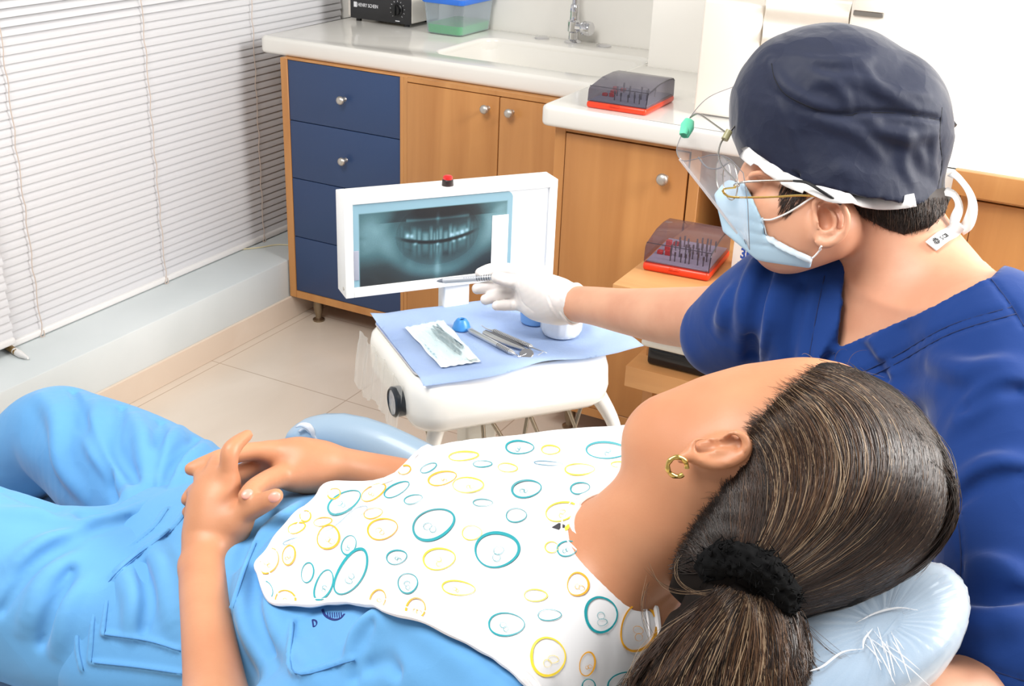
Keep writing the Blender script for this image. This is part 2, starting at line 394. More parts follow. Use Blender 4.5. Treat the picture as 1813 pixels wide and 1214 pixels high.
bm = B(); box(bm, (1.93, 2.50, 0.06), (1.95, 3.08, 0.828)); box(bm, (1.39, 3.06, 0.0), (1.95, 3.085, 0.828)); 
tag(obj('counter_niche_panel', bm, W2, smooth=False), 'wooden panels closing the dark niche under the right counter', 'panel')
t = thing('wall_cabinet_right', 'wooden cabinet at the right edge behind the masked man', 'cabinet', (2.25, 2.8, 0)); t.name = 'end_cabinet'
carcass(t, 1.952, 2.55, 0.078, 0.828, 2.50, 3.08, W2, 0.03, 0.024, 0.012); panel(t, 'door', 1.983, 2.50, 0.104, 0.813, 2.499, W1); 
bm = B(); box(bm, (1.935, 2.466, 0.8285), (2.56, 2.489, 0.8790), 0.002); obj('edge_strip', bm, W2, t)

# ------------------------------------------------------------------ things on the counter
ZC = 0.878
x0, x1 = -0.055, 0.188; yf = 3.168
t = thing('amalgamator', 'small cream appliance with black control panel on the counter by the window', 'appliance', (0.07, 3.24, ZC))
CREAM = mat('appliance_cream', (226, 218, 208), 0.35)
bm = B(); box(bm, (x0, yf, ZC+0.012), (x1, 3.33, ZC+0.17), 0.006, 3); obj('housing', bm, CREAM, t)
PANEL = mat('black_panel', (38, 38, 40), 0.4)
bm = B(); box(bm, (x0+0.014, yf-0.004, ZC+0.010), (x1-0.002, yf+0.003, ZC+0.092), 0.001); pn = obj('control_panel', bm, PANEL, t)
WP = mat('print_white', (225, 225, 228), 0.5)
Mx = lambda x, z, y=yf-0.0045: frame((x, y, z), (1, 0, 0), z=(0, -1, 0))
text('brand_lettering', 'HENRY SCHEIN', Mx(x0+0.043, ZC+0.048), 0.0155, WP, pn, sx=0.72)
bm = B(); box(bm, (x0+0.028, yf-0.0052, ZC+0.045), (x0+0.040, yf-0.0042, ZC+0.061)); obj('logo_square', bm, WP, pn, False)
M = frame((x1-0.05, yf-0.004, ZC+0.052), (1, 0, 0), z=(0, -1, 0)); bm = B()
lathe(bm, [(0.020, 0), (0.020, 0.004), (0.0165, 0.006), (0.015, 0.016), (0.0, 0.016)], M, 26); box(bm, (-0.004, -0.016, 0.012), (0.004, 0.016, 0.022), 0.002, 2, M); obj('timer_dial', bm, mat('dial_black', (14, 14, 15), 0.35), pn)
bm = B()
for k in range(11):
    a = math.radians(-50+k*28); box(bm, (0.024, -0.0006, 0), (0.028, 0.0006, 0.0006), M=M @ Matrix.Rotation(a, 4, 'Z'))
box(bm, (-0.008, -0.036, 0), (0.008, -0.033, 0.0006), M=M); obj('dial_marks', bm, WP, pn, False)
for x in (x0+0.03, x1-0.03):
    for y in (yf+0.02, 3.31):
        bm = B(); lathe(bm, [(0.009, ZC), (0.009, ZC+0.013)], Matrix.Translation((x, y, 0)), 14); obj('rubber_foot', bm, PANEL, t)
# plastic tub with green liquid
t = thing('plastic_tub', 'clear plastic tub with a blue lid and green liquid inside', 'container', (0.32, 3.22, ZC))
TUB = mat('tub_plastic', (222, 230, 238), 0.25, thin=(232, 239, 245), fmin=0.16, fmax=0.7, blend=0.3)
def tubring(z, ins): return [(x, y, z) for x, y in rrect(0.258+ins, 3.118+ins, 0.398-ins, 3.318-ins, 0.016, 5)]
bm = B(); ringloft(bm, [tubring(ZC+0.001, 0.014), tubring(ZC+0.004, 0.008), tubring(ZC+0.05, 0.004), tubring(ZC+0.098, 0.0)], (True, False)); obj('tub', bm, TUB, t)
bm = B(); ringloft(bm, [tubring(ZC+0.003, 0.013), tubring(ZC+0.006, 0.0095), tubring(ZC+0.030, 0.0075)]); obj('liquid', bm, mat('green_liquid', (24, 178, 84), 0.15, spec=0.5), t, label='bright green liquid')
bm = B(); ringloft(bm, [tubring(ZC+0.094, -0.003), tubring(ZC+0.098, -0.005), tubring(ZC+0.108, -0.005), tubring(ZC+0.110, -0.002), tubring(ZC+0.106, 0.012)]); obj('lid', bm, mat('lid_blue', (44, 112, 214), 0.35), t, label='blue lid')
# tap
t = thing('tap', 'chrome single tap standing behind the sink', 'tap', (0.693, 3.28, ZC))
Tm = Matrix.Translation((0.693, 3.28, ZC)); bm = B()
lathe(bm, [(0.026, 0), (0.027, 0.003), (0.022, 0.007), (0.015, 0.010), (0.0145, 0.03), (0.019, 0.034), (0.019, 0.062), (0.014, 0.067), (0.013, 0.085), (0.014, 0.09), (0.013, 0.11), (0.009, 0.115)], Tm, 24); obj('tap_body', bm, CHROME, t)
bm = B(); M = frame((0.705, 3.275, ZC+0.048), (0, 0, 1), z=(1, -0.15, -0.02)); lathe(bm, [(0.012, 0), (0.012, 0.02), (0.019, 0.023), (0.021, 0.028), (0.021, 0.048), (0.018, 0.052), (0.0, 0.053)], M, 20, flute=lambda a, z: 1+0.03*math.cos(10*a)); obj('tap_handle', bm, CHROME, t)
bm = B(); tube(bm, [(0.693, 3.28, ZC+0.11), (0.693, 3.28, ZC+0.22), (0.69, 3.26, ZC+0.30), (0.69, 3.2, ZC+0.33), (0.69, 3.12, ZC+0.30)], 0.0085, 14, 6); obj('spout', bm, CHROME, t)
for px, who in ((0.588, 'left'), (0.795, 'right')):
    bm = B(); lathe(bm, [(0.022, ZC), (0.023, ZC+0.003), (0.019, ZC+0.006), (0.0, ZC+0.007)], Matrix.Translation((px, 3.28, 0)), 24)
    tag(obj('hole_cover', bm, CHROME), 'flat chrome hole cap on the sink ledge, to the %s of the tap' % who, 'cap')
# bur boxes: red tray, smoked hinged cover, burs inside
RED = mat('tray_red', (232, 62, 28), 0.3); SMOKE = mat('smoked_acrylic', (120, 116, 126), 0.06, thin=(188, 186, 194), fmin=0.12, fmax=0.75, blend=0.3)
SMOKE2 = mat('smoked_acrylic_light', (120, 104, 112), 0.06, thin=(212, 202, 212), fmin=0.08, fmax=0.6, blend=0.3)
def bur_box(label, M, w, d, h, smoke, burs):
    t = thing('bur_box', label, 'box', tuple(M.translation))
    bm = B(); box(bm, (0, 0, 0), (w, d, h*0.26), h*0.1, 3, M); box(bm, (w*0.4, -0.004, h*0.17), (w*0.56, 0.002, h*0.22), 0.001, 1, M); obj('tray', bm, RED, t)
    bm = B(); box(bm, (0.006, 0.006, h*0.262), (w-0.006, d-0.006, h*0.31), 0.001, 1, M); obj('bur_insert', bm, mat('insert_grey', (176, 178, 190), 0.5), t)
    # arched cover: low at the front, higher at the back
    bm = B(); rings = []
    prof = [(0.004, 0.24), (0.010, 0.55), (0.018, 0.72), (0.05, 0.80), (0.45, 0.98), (0.75, 1.0), (0.93, 0.96), (0.985, 0.85), (0.996, 0.24)]
    for xx in (0.001, 0.006, w-0.006, w-0.001):
        e = 0.003 if xx in (0.001, w-0.001) else 0
        rings.append([M @ Vector((xx, 0.002+(d-0.004)*y if not e else 0.002+e+(d-0.004-2*e)*y, h*z-(e if z > 0.3 else 0))) for y, z in prof])
    R_ = [[bm.verts.new(p) for p in r] for r in rings]
    for a, b in zip(R_, R_[1:]):
        for i in range(len(a)-1): bm.faces.new((a[i], a[i+1], b[i+1], b[i]))
    bm.faces.new(R_[0]); bm.faces.new(R_[-1]); cv = obj('cover', bm, smoke, t)
    bm = B(); pts = [M @ Vector((w-0.002, 0.004+(d-0.008)*y, h*z-0.001)) for y, z in prof[2:8]]; tube(bm, pts, 0.0011, 6); pts = [M @ Vector((0.002+(w-0.004)*s, 0.004+(d-0.004)*0.05, h*0.80)) for s in (0, 0.5, 1)]; tube(bm, pts, 0.0009, 6); tube(bm, [M @ Vector((w-0.003, 0.004, h*0.26)), M @ Vector((w-0.003, 0.012, h*0.74))], 0.0012, 6)
    obj('cover_rim', bm, mat('rim_dark', (50, 46, 54), 0.2), cv)
    ST = mat('bur_steel', (120, 118, 120), 0.3, 0.8)
    k = 0
    for i in range(burs[0]):
        for j in range(burs[1]):
            if (i*7+j*5) % 6 == 0: continue
            px = w*(0.3+0.62*i/burs[0])+rng.uniform(-.002, .002); py = d*(0.15+0.75*j/burs[1])+rng.uniform(-.002, .002); hh = h*rng.uniform(0.25, 0.42)
            bm = B(); lathe(bm, [(0.0014, h*0.3), (0.0014, h*0.3+hh*0.6), (0.0022, h*0.3+hh*0.65), (0.0018, h*0.3+hh), (0.0, h*0.3+hh)], M @ Matrix.Translation((px, py, 0)), 7)
            o = obj('bur', bm, ST, t); k += 1
    bm = B()
    for i, (a, b) in enumerate(((0.10, 0.3), (0.16, 0.45), (0.12, 0.6), (0.2, 0.7), (0.22, 0.3))): box(bm, (w*a, d*b, h*0.31), (w*a+0.012, d*b+0.01, h*(0.42+0.05*(i % 3))), 0.001, 1, M)
    obj('red_holder', bm, mat('holder_red', (214, 40, 36), 0.4), t)
    return t
A, Bq, Cq = onz(1037, 190, ZC), onz(1143, 206, ZC), onz(1184, 178, ZC)
bur_box('smoked bur box with red tray lying on the white countertop', frame(A, (Bq-A)), np.linalg.norm(Bq-A), 0.19, 0.062, SMOKE, (6, 3))
# big cream unit (steriliser) at the right end of the counter
t = thing('sterilizer', 'large cream tabletop unit with ribbed front beside the right wall', 'appliance', (1.55, 2.8, ZC))
UC = mat('unit_cream', (238, 230, 218), 0.38)
bm = B(); box(bm, (1.325, 2.602, ZC+0.004), (1.462, 3.08, ZC+0.260), 0.006, 3); box(bm, (1.455, 2.622, ZC+0.004), (1.745, 3.08, ZC+0.36), 0.008, 3); obj('housing', bm, UC, t)
bm = B(); zz = np.linspace(0.012, 0.36, 70); prof = [(2.604-0.009*math.sin(z*2*math.pi/0.062+0.6), ZC+z) for z in zz]; xe = [1.466+0.0035*math.sin(z*2*math.pi/0.062+0.6) for z in zz]
R0 = [bm.verts.new((x, y, z)) for x, (y, z) in zip(xe, prof)]; R1 = [bm.verts.new((1.650, y, z)) for y, z in prof]; R2 = [bm.verts.new((1.650, 2.63, z)) for y, z in prof]; Rm = [bm.verts.new((x, 2.63, z)) for x, (y, z) in zip(xe, prof)]
for a, b in ((Rm, R0), (R0, R1), (R1, R2)):
    for i in range(len(a)-1): bm.faces.new((a[i], a[i+1], b[i+1], b[i]))
bm.faces.new([R0[0], R1[0], R2[0], Rm[0]]); bm.faces.new([R0[-1], R1[-1], R2[-1], Rm[-1]])
obj('ribbed_door', bm, mat('unit_ivory', (238, 231, 220), 0.3), t)
bm = B(); box(bm, (1.652, 2.598, ZC+0.012), (1.743, 2.625, ZC+0.36), 0.006, 3); obj('side_panel', bm, MATS['unit_ivory'], t)
bm = B(); box(bm, (1.658, 2.590, ZC+0.272), (1.722, 2.600, ZC+0.33), 0.003, 2); obj('slot_flap', bm, MATS['unit_ivory'], t)
bm = B(); box(bm, (1.659, 2.592, ZC+0.262), (1.721, 2.5995, ZC+0.2715), 0.001, 1); obj('slot', bm, mat('slot_grey', (110, 106, 100), 0.4), t)

# ------------------------------------------------------------------ wooden cart in the niche
CX0, CX1, CYF, CYB, CZ = 1.384, 1.90, 2.045, 2.52, 0.650
t = thing('instrument_cart', 'open wooden cart with a drawer board pulled out of the niche', 'cart', (1.64, 2.28, 0))
bm = B(); box(bm, (CX0, CYF, CZ-0.022), (CX1, CYB, CZ), 0.002); obj('top_board', bm, W3, t)
W4 = wood('cart_side', (196, 140, 86), (178, 122, 70))
bm = B(); box(bm, (CX0+0.002, 2.27, 0.05), (CX0+0.026, CYB, CZ-0.0225), 0.0015); obj('side_panel', bm, W4, t)
bm = B(); box(bm, (CX1-0.026, 2.27, 0.05), (CX1-0.002, CYB, CZ-0.0225), 0.0015); obj('side_panel', bm, W4, t)
bm = B(); box(bm, (CX0+0.027, CYB-0.02, 0.05), (CX1-0.027, CYB-0.005, CZ-0.0225)); obj('back_panel', bm, W4, t)
zs = 0.405
bm = B(); box(bm, (CX0-0.015, 2.195, zs-0.05), (CX1-0.028, CYB-0.021, zs), 0.002); obj('shelf', bm, W3, t)
bm = B(); box(bm, (CX0+0.027, 2.29, 0.05), (CX1-0.027, CYB-0.021, 0.075), 0.002); obj('bottom_board', bm, W4, t)
for x in (CX0+0.03, CX1-0.05):
    for y in (2.3, CYB-0.05):
        bm = B(); lathe(bm, [(0.02, 0.0), (0.024, 0.02), (0.02, 0.04), (0.008, 0.05)], Matrix.Translation((x, y, 0)), 16); obj('castor', bm, mat('castor_dark', (60, 56, 54), 0.5), t)
# bur box and paper box on the cart
A, Bq = onz(1136, 478, CZ), onz(1254, 500, CZ)
bur_box('smoked bur box with red tray standing on the wooden cart', frame(A, (Bq-A)), np.linalg.norm(Bq-A), 0.17, 0.072, SMOKE2, (9, 4))
p = onz(1290, 497, CZ); M = frame((p[0]-0.005, p[1]+0.02, CZ+0.001), (0.9, -0.45, 0))
t = thing('carton', 'white carton with blue lettering on the cart, behind the blue sleeve', 'box', tuple(p))
bm = B(); box(bm, (0.0, 0.0, 0.0), (0.15, 0.11, 0.085), 0.0015, 1, M); obj('box_body', bm, mat('carton_white', (240, 236, 230), 0.45), t)
text('lettering', '3M', M @ frame((0.022, -0.0006, 0.05), (1, 0, 0), z=(0, -1, 0)), 0.030, mat('print_blue', (40, 80, 170), 0.5), t, bold=True)
bm = B()
for k in range(3): box(bm, (0.016, -0.0004, 0.038-0.004*k), (0.045, 0.0, 0.0396-0.004*k), M=M)
obj('small_print', bm, mat('print_pale_blue', (190, 205, 225), 0.5), t, False)
# flat tray-like unit on the shelf, bin below
t = thing('flat_unit', 'flat grey white unit with a black base on the cart shelf', 'appliance', (1.6, 2.35, zs))
bm = B(); box(bm, (1.405, 2.225, zs+0.001), (1.80, 2.47, zs+0.045), 0.008, 3); obj('base', bm, mat('gloss_black', (24, 24, 26), 0.15), t)
bm = B(); box(bm, (1.392, 2.212, zs+0.046), (1.82, 2.48, zs+0.066), 0.008, 3); obj('cover', bm, mat('unit_greywhite', (220, 218, 208), 0.4), t)
t = thing('storage_bin', 'cream plastic bin on the bottom board under the cart shelf', 'bin', (1.55, 2.4, 0.076))
bm = B(); ringloft(bm, [[(x, y, z) for x, y in rrect(1.45+i, 2.30+i, 1.74-i, 2.47-i, 0.02)] for z, i in ((0.0765, 0.015), (0.25, 0.0), (0.251, -0.01), (0.275, -0.012), (0.276, 0.004), (0.09, 0.018))]); obj('bin_body', bm, mat('bin_cream', (216, 208, 190), 0.45), t)
# ================================================================== bracket trolley with X-ray viewer
TB = np.array([1.073, 1.572, 0.708]); TX = np.array([0.624, 0.782, 0.0]); TX /= np.linalg.norm(TX); TY = np.array([-TX[1], TX[0], 0])
TM = frame(TB, TX)                 # local: x along the tray, y away from the patient, z up
def tl(x, y, z): return TB + TX*x + TY*y + np.array([0, 0, z])
ENAMEL = mat('white_enamel', (238, 234, 226), 0.22, coat=0.3); VWHITE = mat('viewer_white', (240, 239, 236), 0.4); VGREY = mat('viewer_side', (205, 203, 200), 0.45)
t = thing('xray_viewer', 'white X-ray light box on a post behind the tray', 'light box', tuple(tl(0.2, 0.03, -0.05)))
VW, VH, VD = 0.4045, 0.186, 0.052
bm = B()
for lo, hi in (((0, 0.0, 0), (0.0155, VD, VH)), ((VW-0.0155, 0.0, 0), (VW, VD, VH)), ((0.0155, 0.0, 0), (VW-0.0155, VD, 0.018)), ((0.0155, 0.0, VH-0.0145), (VW-0.0155, VD, VH)), ((0.0155, 0.02, 0.018), (VW-0.0155, VD, VH-0.0145))):
    box(bm, lo, hi, 0.0012, 2, TM)
obj('case', bm, VWHITE, t)
bm = B(); box(bm, (0.0157, 0.004, 0.0182), (VW-0.0157, 0.008, VH-0.0147), M=TM); obj('screen', bm, mat('viewer_opal', (226, 230, 234), 0.3, emit=0.06), t, False)
bm = B(); M = TM @ Matrix.Translation((0.196, 0.02, VH)); lathe(bm, [(0.0105, 0), (0.010, 0.010), (0.0085, 0.0115), (0.0, 0.0115)], M, 20); btn = obj('switch_base', bm, mat('switch_black', (40, 26, 26), 0.35), t)
bm = B(); lathe(bm, [(0.0085, 0.010), (0.0085, 0.016), (0.006, 0.018), (0.0, 0.0182)], M, 20); obj('switch', bm, mat('switch_red', (206, 34, 34), 0.3), btn)
bm = B(); lathe(bm, [(0.0035, -0.0005), (0.0035, 0.001), (0.0, 0.0014)], frame(tl(0, 0.012, 0.015), TY, z=-TX), 10); obj('screw', bm, NICK, t)
bm = B(); box(bm, (0.189, 0.012, -0.10), (0.240, 0.045, -0.0005), 0.004, 3, TM); obj('post', bm, VWHITE, t)
bm = B(); box(bm, (0.016, 0.0015, 0.032), (0.0255, 0.003, 0.087), 0.0006, 2, TM); obj('film_clip', bm, mat('clip_clear', (206, 208, 220), 0.15, thin=(215, 217, 228), fmin=0.45, fmax=0.8), t)
# panoramic dental film: grey-blue picture held per vertex of a fine grid
def film_picture(X, Y):
    """X 0..1 left to right, Y 0..1 bottom to top -> rgb 0..255"""
    def g(x, y, sx, sy, a=0.0):
        dx, dy = X-x, Y-y; c, s = math.cos(a), math.sin(a)
        return np.exp(-(((dx*c+dy*s)/sx)**2+((-dx*s+dy*c)/sy)**2))
    xs = X-0.52
    d = 0.36+0.0*X                                   # 0 dark film ... 1 clear film
    d += 0.30*g(0.10, 0.62, 0.12, 0.35) + 0.36*g(0.93, 0.66, 0.10, 0.34) - 0.16*g(0.25, 0.75, 0.05, 0.22, -0.3) - 0.22*g(0.75, 0.78, 0.05, 0.2, 0.3)
    jaw = ((xs/0.315)**2 + ((Y-0.56)/0.46)**2)
    d += 0.20*np.exp(-((jaw-1)/0.42)**2)*(Y < 0.75) - 0.05*(jaw < 0.7)
    d -= 0.30*g(0.52, 0.84, 0.15, 0.13) + 0.24*g(0.42, 0.84, 0.08, 0.09) + 0.24*g(0.62, 0.84, 0.08, 0.09)
    d += 0.25*np.exp(-((Y-0.745-0.25*xs**2)/0.018)**2)*(abs(xs) < 0.2) + 0.25*g(0.52, 0.77, 0.012, 0.08)
    d -= 0.32*g(0.12, 0.05, 0.20, 0.22) + 0.30*g(0.88, 0.08, 0.2, 0.22) + 0.12*g(0.5, 0.0, 0.4, 0.07)
    d += 0.20*g(0.52, 0.18, 0.02, 0.2)
    cur = 0.475+1.5*xs**2+0.03*xs                    # bite line
    ss = lambda a, b, x: np.clip((x-a)/(b-a), 0, 1)**2*(3-2*np.clip((x-a)/(b-a), 0, 1))
    env = np.exp(-(xs/0.215)**6); ph = xs/0.030+0.5*np.sin(xs*23)+0.25*np.sin(xs*57+1)
    tooth = (0.5+0.5*np.cos(ph*2*math.pi))**0.5; tl_ = 0.15+0.035*np.sin(np.round(ph)*2.4)
    hu = (Y-cur)/tl_; hl = (cur-0.03-Y)/(tl_*1.1)
    d += env*(ss(0, 0.12, hu)*(1-ss(0.6, 1.15, hu))*(0.10+0.30*tooth*(1-0.45*np.clip(hu, 0, 1)))+ss(0, 0.12, hl)*(1-ss(0.5, 1.2, hl))*(0.03+0.20*tooth*(1-0.5*np.clip(hl, 0, 1))))
    d -= 0.34*np.exp(-((Y-cur+0.015)/0.016)**2)*env
    for x, w in ((-0.19, 0.012), (-0.165, 0.011), (0.09, 0.012), (0.125, 0.012), (0.155, 0.012), (0.185, 0.010)): d += 0.5*g(0.52+x, 0.515+1.5*x*x, w, 0.025)
    for x, w in ((0.10, 0.012), (0.14, 0.012), (0.17, 0.012), (-0.14, 0.013), (0.0, 0.01)): d += 0.4*g(0.52+x, 0.435+1.5*x*x, w, 0.022)
    for i in range(26):
        a, b = rng.uniform(0, 1), rng.uniform(0, 1); d += rng.uniform(-.07, .07)*g(a, b, rng.uniform(.01, .05), rng.uniform(.02, .12), rng.uniform(-1, 1))
    d += rng.normal(0, 0.008, X.shape); d = np.clip(d, 0, 1)
    edge = np.minimum(np.minimum(X-0.035, 0.965-X)/0.006, (0.885-Y)/0.012); edge = np.clip(edge+0.5, 0, 1)
    d = d*edge + 0.86*(1-edge)
    k = np.array([0, 0.25, 0.5, 0.75, 1.0])
    return np.stack([np.interp(d, k, c) for c in ((42, 50, 70, 112, 152), (42, 58, 98, 146, 184), (43, 61, 104, 154, 206))], -1)
FW, FH, FX0, FZ0 = 0.300, 0.152, 0.0165, 0.0185
nx, nz = 301, 153
gx, gz = np.meshgrid(np.linspace(0, 1, nx), np.linspace(0, 1, nz), indexing='xy')
cx = np.clip(gx*FW, 0, FW); cz = gz*FH
rr = 0.012; ox = cx-(FW-rr); oz = cz-(FH-rr); m_ = (ox > 0) & (oz > 0); L_ = np.hypot(ox, oz)+1e-9; k_ = np.where(m_ & (L_ > rr), rr/L_, 1.0)
cx = np.where(m_, FW-rr+ox*k_, cx); cz = np.where(m_, FH-rr+oz*k_, cz)
V = TB + TX*(FX0+cx.ravel())[:, None] + TY*(0.0034+0.0*cx.ravel())[:, None] + np.array([0, 0, 1.0])*(FZ0+cz.ravel())[:, None]
q = np.arange(nx*nz).reshape(nz, nx); Fq = np.stack([q[:-1, :-1], q[:-1, 1:], q[1:, 1:], q[1:, :-1]], -1).reshape(-1, 4)
me = npmesh('xray_film', V, Fq)
rgb = film_picture(gx, gz).reshape(-1, 3)/255; lin = np.where(rgb <= 0.04045, rgb/12.92, ((rgb+0.055)/1.055)**2.4)
ca = me.color_attributes.new('picture', 'FLOAT_COLOR', 'POINT'); ca.data.foreach_set('color', np.concatenate([lin, np.ones((len(lin), 1))], 1).astype(np.float32).ravel())
FILM = mat('film_emulsion', (80, 120, 130), 0.25, spec=0.35); nt = FILM.node_tree; an = nt.nodes.new('ShaderNodeVertexColor'); an.layer_name = 'picture'; pb = nt.nodes['Principled BSDF']
nt.links.new(an.outputs[0], pb.inputs['Base Color']); nt.links.new(an.outputs[0], pb.inputs['Emission Color']); pb.inputs['Emission Strength'].default_value = 0.10  # faint glow stands in for the light box shining through the film
film = tag(link('xray_film', me, FILM, None, False), 'dark teal panoramic X-ray film of teeth on the light box', 'X-ray film')
bm = B(); box(bm, (0.277, 0.0022, 0.020), (0.309, 0.003, 0.127), M=TM); st = obj('label_strip', bm, mat('label_paper', (246, 245, 246), 0.5, emit=0.12), film, False)
bm = B(); box(bm, (0.295, 0.0018, 0.104), (0.303, 0.0021, 0.118), M=TM)
for i in range(26):
    z = 0.098-0.0028*i; box(bm, (0.3005, 0.0018, z), (0.3005+0.0012*(1+(i % 3)), 0.0021, z+0.0017), M=TM); 
    if i % 2: box(bm, (0.291, 0.0018, z), (0.2918, 0.0021, z+0.0014), M=TM)
obj('label_print', bm, mat('label_print', (214, 208, 218), 0.5), st, False)
# tray housing
t = thing('instrument_tray', 'white tray unit of the dental chair, below the X-ray light box', 'tray', tuple(tl(0.2, -0.13, -0.3)))
ZT = -0.048
def hring(ins, z, fr=0.0): return [tl(x, y-fr*max(0, -(y+0.05)/0.22), z) for x, y in rrect(0.034+ins, -0.272+ins, 0.404-ins, 0.016-ins, 0.055-min(ins, 0.02), 8)]
bm = B(); ringloft(bm, [hring(0.03, ZT-0.004), hring(0.010, ZT-0.006, 0.0), hring(0.003, ZT-0.014, 0.004), hring(0.0, ZT-0.03, 0.010), hring(0.0, ZT-0.06, 0.016), hring(0.003, ZT-0.082, 0.014), hring(0.012, ZT-0.097, 0.006), hring(0.03, ZT-0.104, 0.0)]); obj('housing', bm, ENAMEL, t)
bm = B(); ringloft(bm, [[tl(x, y, z) for x, y in rrect(0.048+i, -0.254+i, 0.398-i, 0.008-i, 0.03, 8)] for i, z in ((0.003, ZT-0.0035), (0, ZT-0.001), (0.001, ZT+0.0015), (0.006, ZT-0.001), (0.008, ZT-0.0025))], (False, True)); obj('tray_liner', bm, CHROME, t)
M = frame(onz(729, 692, 0.708-0.10), TY, z=-TX); M = frame(tl(0.036, -0.205, -0.108), TY, z=-TX)
bm = B(); lathe(bm, [(0.024, -0.004), (0.026, 0.0), (0.026, 0.016), (0.023, 0.019), (0.021, 0.0165)], M, 30, cap=False); k = obj('gauge_rim', bm, mat('gauge_black', (36, 40, 46), 0.3), t)
bm = B(); lathe(bm, [(0.022, 0.0165), (0.0, 0.0165)], M, 30, cap=False); obj('gauge_face', bm, mat('gauge_face', (176, 178, 184), 0.25, var=(140, 144, 150), scale=60), k)
for x0_, y0_, x1_, y1_ in ((0.09, -0.235, 0.075, -0.225), (0.392, -0.225, 0.44, -0.262)):
    bm = B(); tube(bm, [tl(x0_, y0_, -0.14), tl((x0_*.4+x1_*.6), (y0_*.4+y1_*.6), -0.20), tl(x1_, y1_, -0.29), tl(x1_+(x1_-x0_), y1_+(y1_-y0_), -0.42)], [0.016, 0.012, 0.0085, 0.0085], 14, 5); obj('support_tube', bm, ENAMEL, t)
bm = B(); box(bm, (0.175, -0.15, -0.70), (0.235, -0.10, -0.15), 0.006, 3, TM); obj('column', bm, mat('column_cream', (226, 221, 208), 0.35), t)
ROD = mat('rod_steel', (158, 148, 132), 0.35, 0.85)
for (u0, v0, u1, v1) in ((757, 762, 765, 800), (855, 752, 858, 795), (872, 748, 905, 800), (934, 738, 925, 790), (940, 738, 962, 790), (1008, 728, 1030, 785), (1027, 725, 1012, 775)):
    p = onz(u0, v0, 0.57); a_, b_ = ray(u0, v0), ray(u1, v1); s0 = ((tl(0, -0.2, 0)-CAM) @ TY)/(a_ @ TY); s1 = ((tl(0, -0.2, 0)-CAM) @ TY)/(b_ @ TY); p, e = CAM+a_*s0, CAM+b_*s1
    bm = B(); tube(bm, [p+(p-e)*0.3, p, e, e+(e-p)*2.2], 0.0038, 10); obj('hose_arm', bm, ROD, t)
bm = B(); box(bm, (0.04, -0.3, -0.725), (0.38, 0.05, -0.66), 0.03, 4, TM); obj('foot_base', bm, ENAMEL, t)
# thin protective film hanging at the sides
FILMW = mat('cling_film', (245, 242, 236), 0.12, thin=(248, 246, 242), fmin=0.12, fmax=0.6, blend=0.35)
bm = B(); n = 34; rows = []
for j, z in enumerate((ZT-0.02, ZT-0.05, ZT-0.08, ZT-0.112)):
    rows.append([bm.verts.new(tl(0.030-0.004*j-0.004*abs(math.sin(i*1.9+j))-0.002*math.sin(i*0.9), 0.01-0.24*i/n, z+0.004*math.sin(i*0.7+j)-(0.012*math.sin(i*0.23) if j == 3 else 0))) for i in range(n+1)])
for a, b in zip(rows, rows[1:]):
    for i in range(n): bm.faces.new((a[i], a[i+1], b[i+1], b[i]))
obj('plastic_wrap', bm, FILMW, t)
# blue paper napkin draped over the tray
bm = B(); nx_, ny_ = 60, 44; g_ = []
for j in range(ny_+1):
    row = []
    for i in range(nx_+1):
        x = 0.050+0.402*i/nx_; y = -0.275+0.295*j/ny_
        z = ZT+0.003+0.0006*math.sin(x*55+y*20)+0.0006*math.sin(y*70)
        if y < -0.255 and x < 0.22: z -= min(1, (0.22-x)/0.1)*(-0.255-y)*0.35
        if y < -0.2 and x > 0.2: z += 0.004*math.sin((x-0.2)*22)**2*(-0.2-y)/0.06
        if x > 0.40: z += (x-0.40)*0.10
        if x < 0.075 and y > -0.05: z += (0.075-x)*(y+0.05)*2.0
        wob = 0.004*math.sin(x*28)*(1 if j == 0 else 0)
        row.append(bm.verts.new(tl(x, y+wob, z)))
    g_.append(row)
for a, b in zip(g_, g_[1:]):
    for i in range(nx_): bm.faces.new((a[i], a[i+1], b[i+1], b[i]))
bmesh.ops.solidify(bm, geom=bm.faces[:], thickness=0.0005)
tag(obj('tray_napkin', bm, mat('napkin_blue', (200, 221, 252), 0.75, var=(193, 216, 250), scale=12, bump=0.15, bscale=260), auto=False), 'light blue paper napkin spread over the instrument tray', 'napkin')
ZN = TB[2]+ZT+0.0042
def on_tray(u, v, h=0.0): return onz(u, v, ZN+h)
# ramekin and blue cup
c = on_tray(993, 590); c[1] += 0.0; R0_ = 0.0405
t = tag(obj('ramekin', (lambda bm: (lathe(bm, [(0.0, 0.0), (0.028, 0.0), (0.033, 0.003), (0.037, 0.012), (0.0385, 0.034), (0.0415, 0.037), (0.0425, 0.041), (0.041, 0.0435), (0.038, 0.041), (0.035, 0.012), (0.0, 0.008)], Matrix.Translation(c), 72, cap=False, flute=lambda a, z: 1-(0.03*max(0, math.cos(18*a)) if 0.008 < z < 0.033 else 0)), bm)[1])(B()), mat('porcelain', (240, 242, 246), 0.12, coat=0.3)), 'white fluted ramekin on the napkin under the gloved wrist', 'bowl')
c = on_tray(945, 570)
tag(obj('cup', (lambda bm: (lathe(bm, [(0.0, 0.0), (0.021, 0.0), (0.024, 0.003), (0.0265, 0.035), (0.028, 0.048), (0.0265, 0.048), (0.025, 0.035), (0.021, 0.004), (0.0, 0.003)], Matrix.Translation(c), 32, cap=False), bm)[1])(B()), mat('cup_blue', (112, 156, 212), 0.4)), 'small blue cup behind the white ramekin', 'cup')
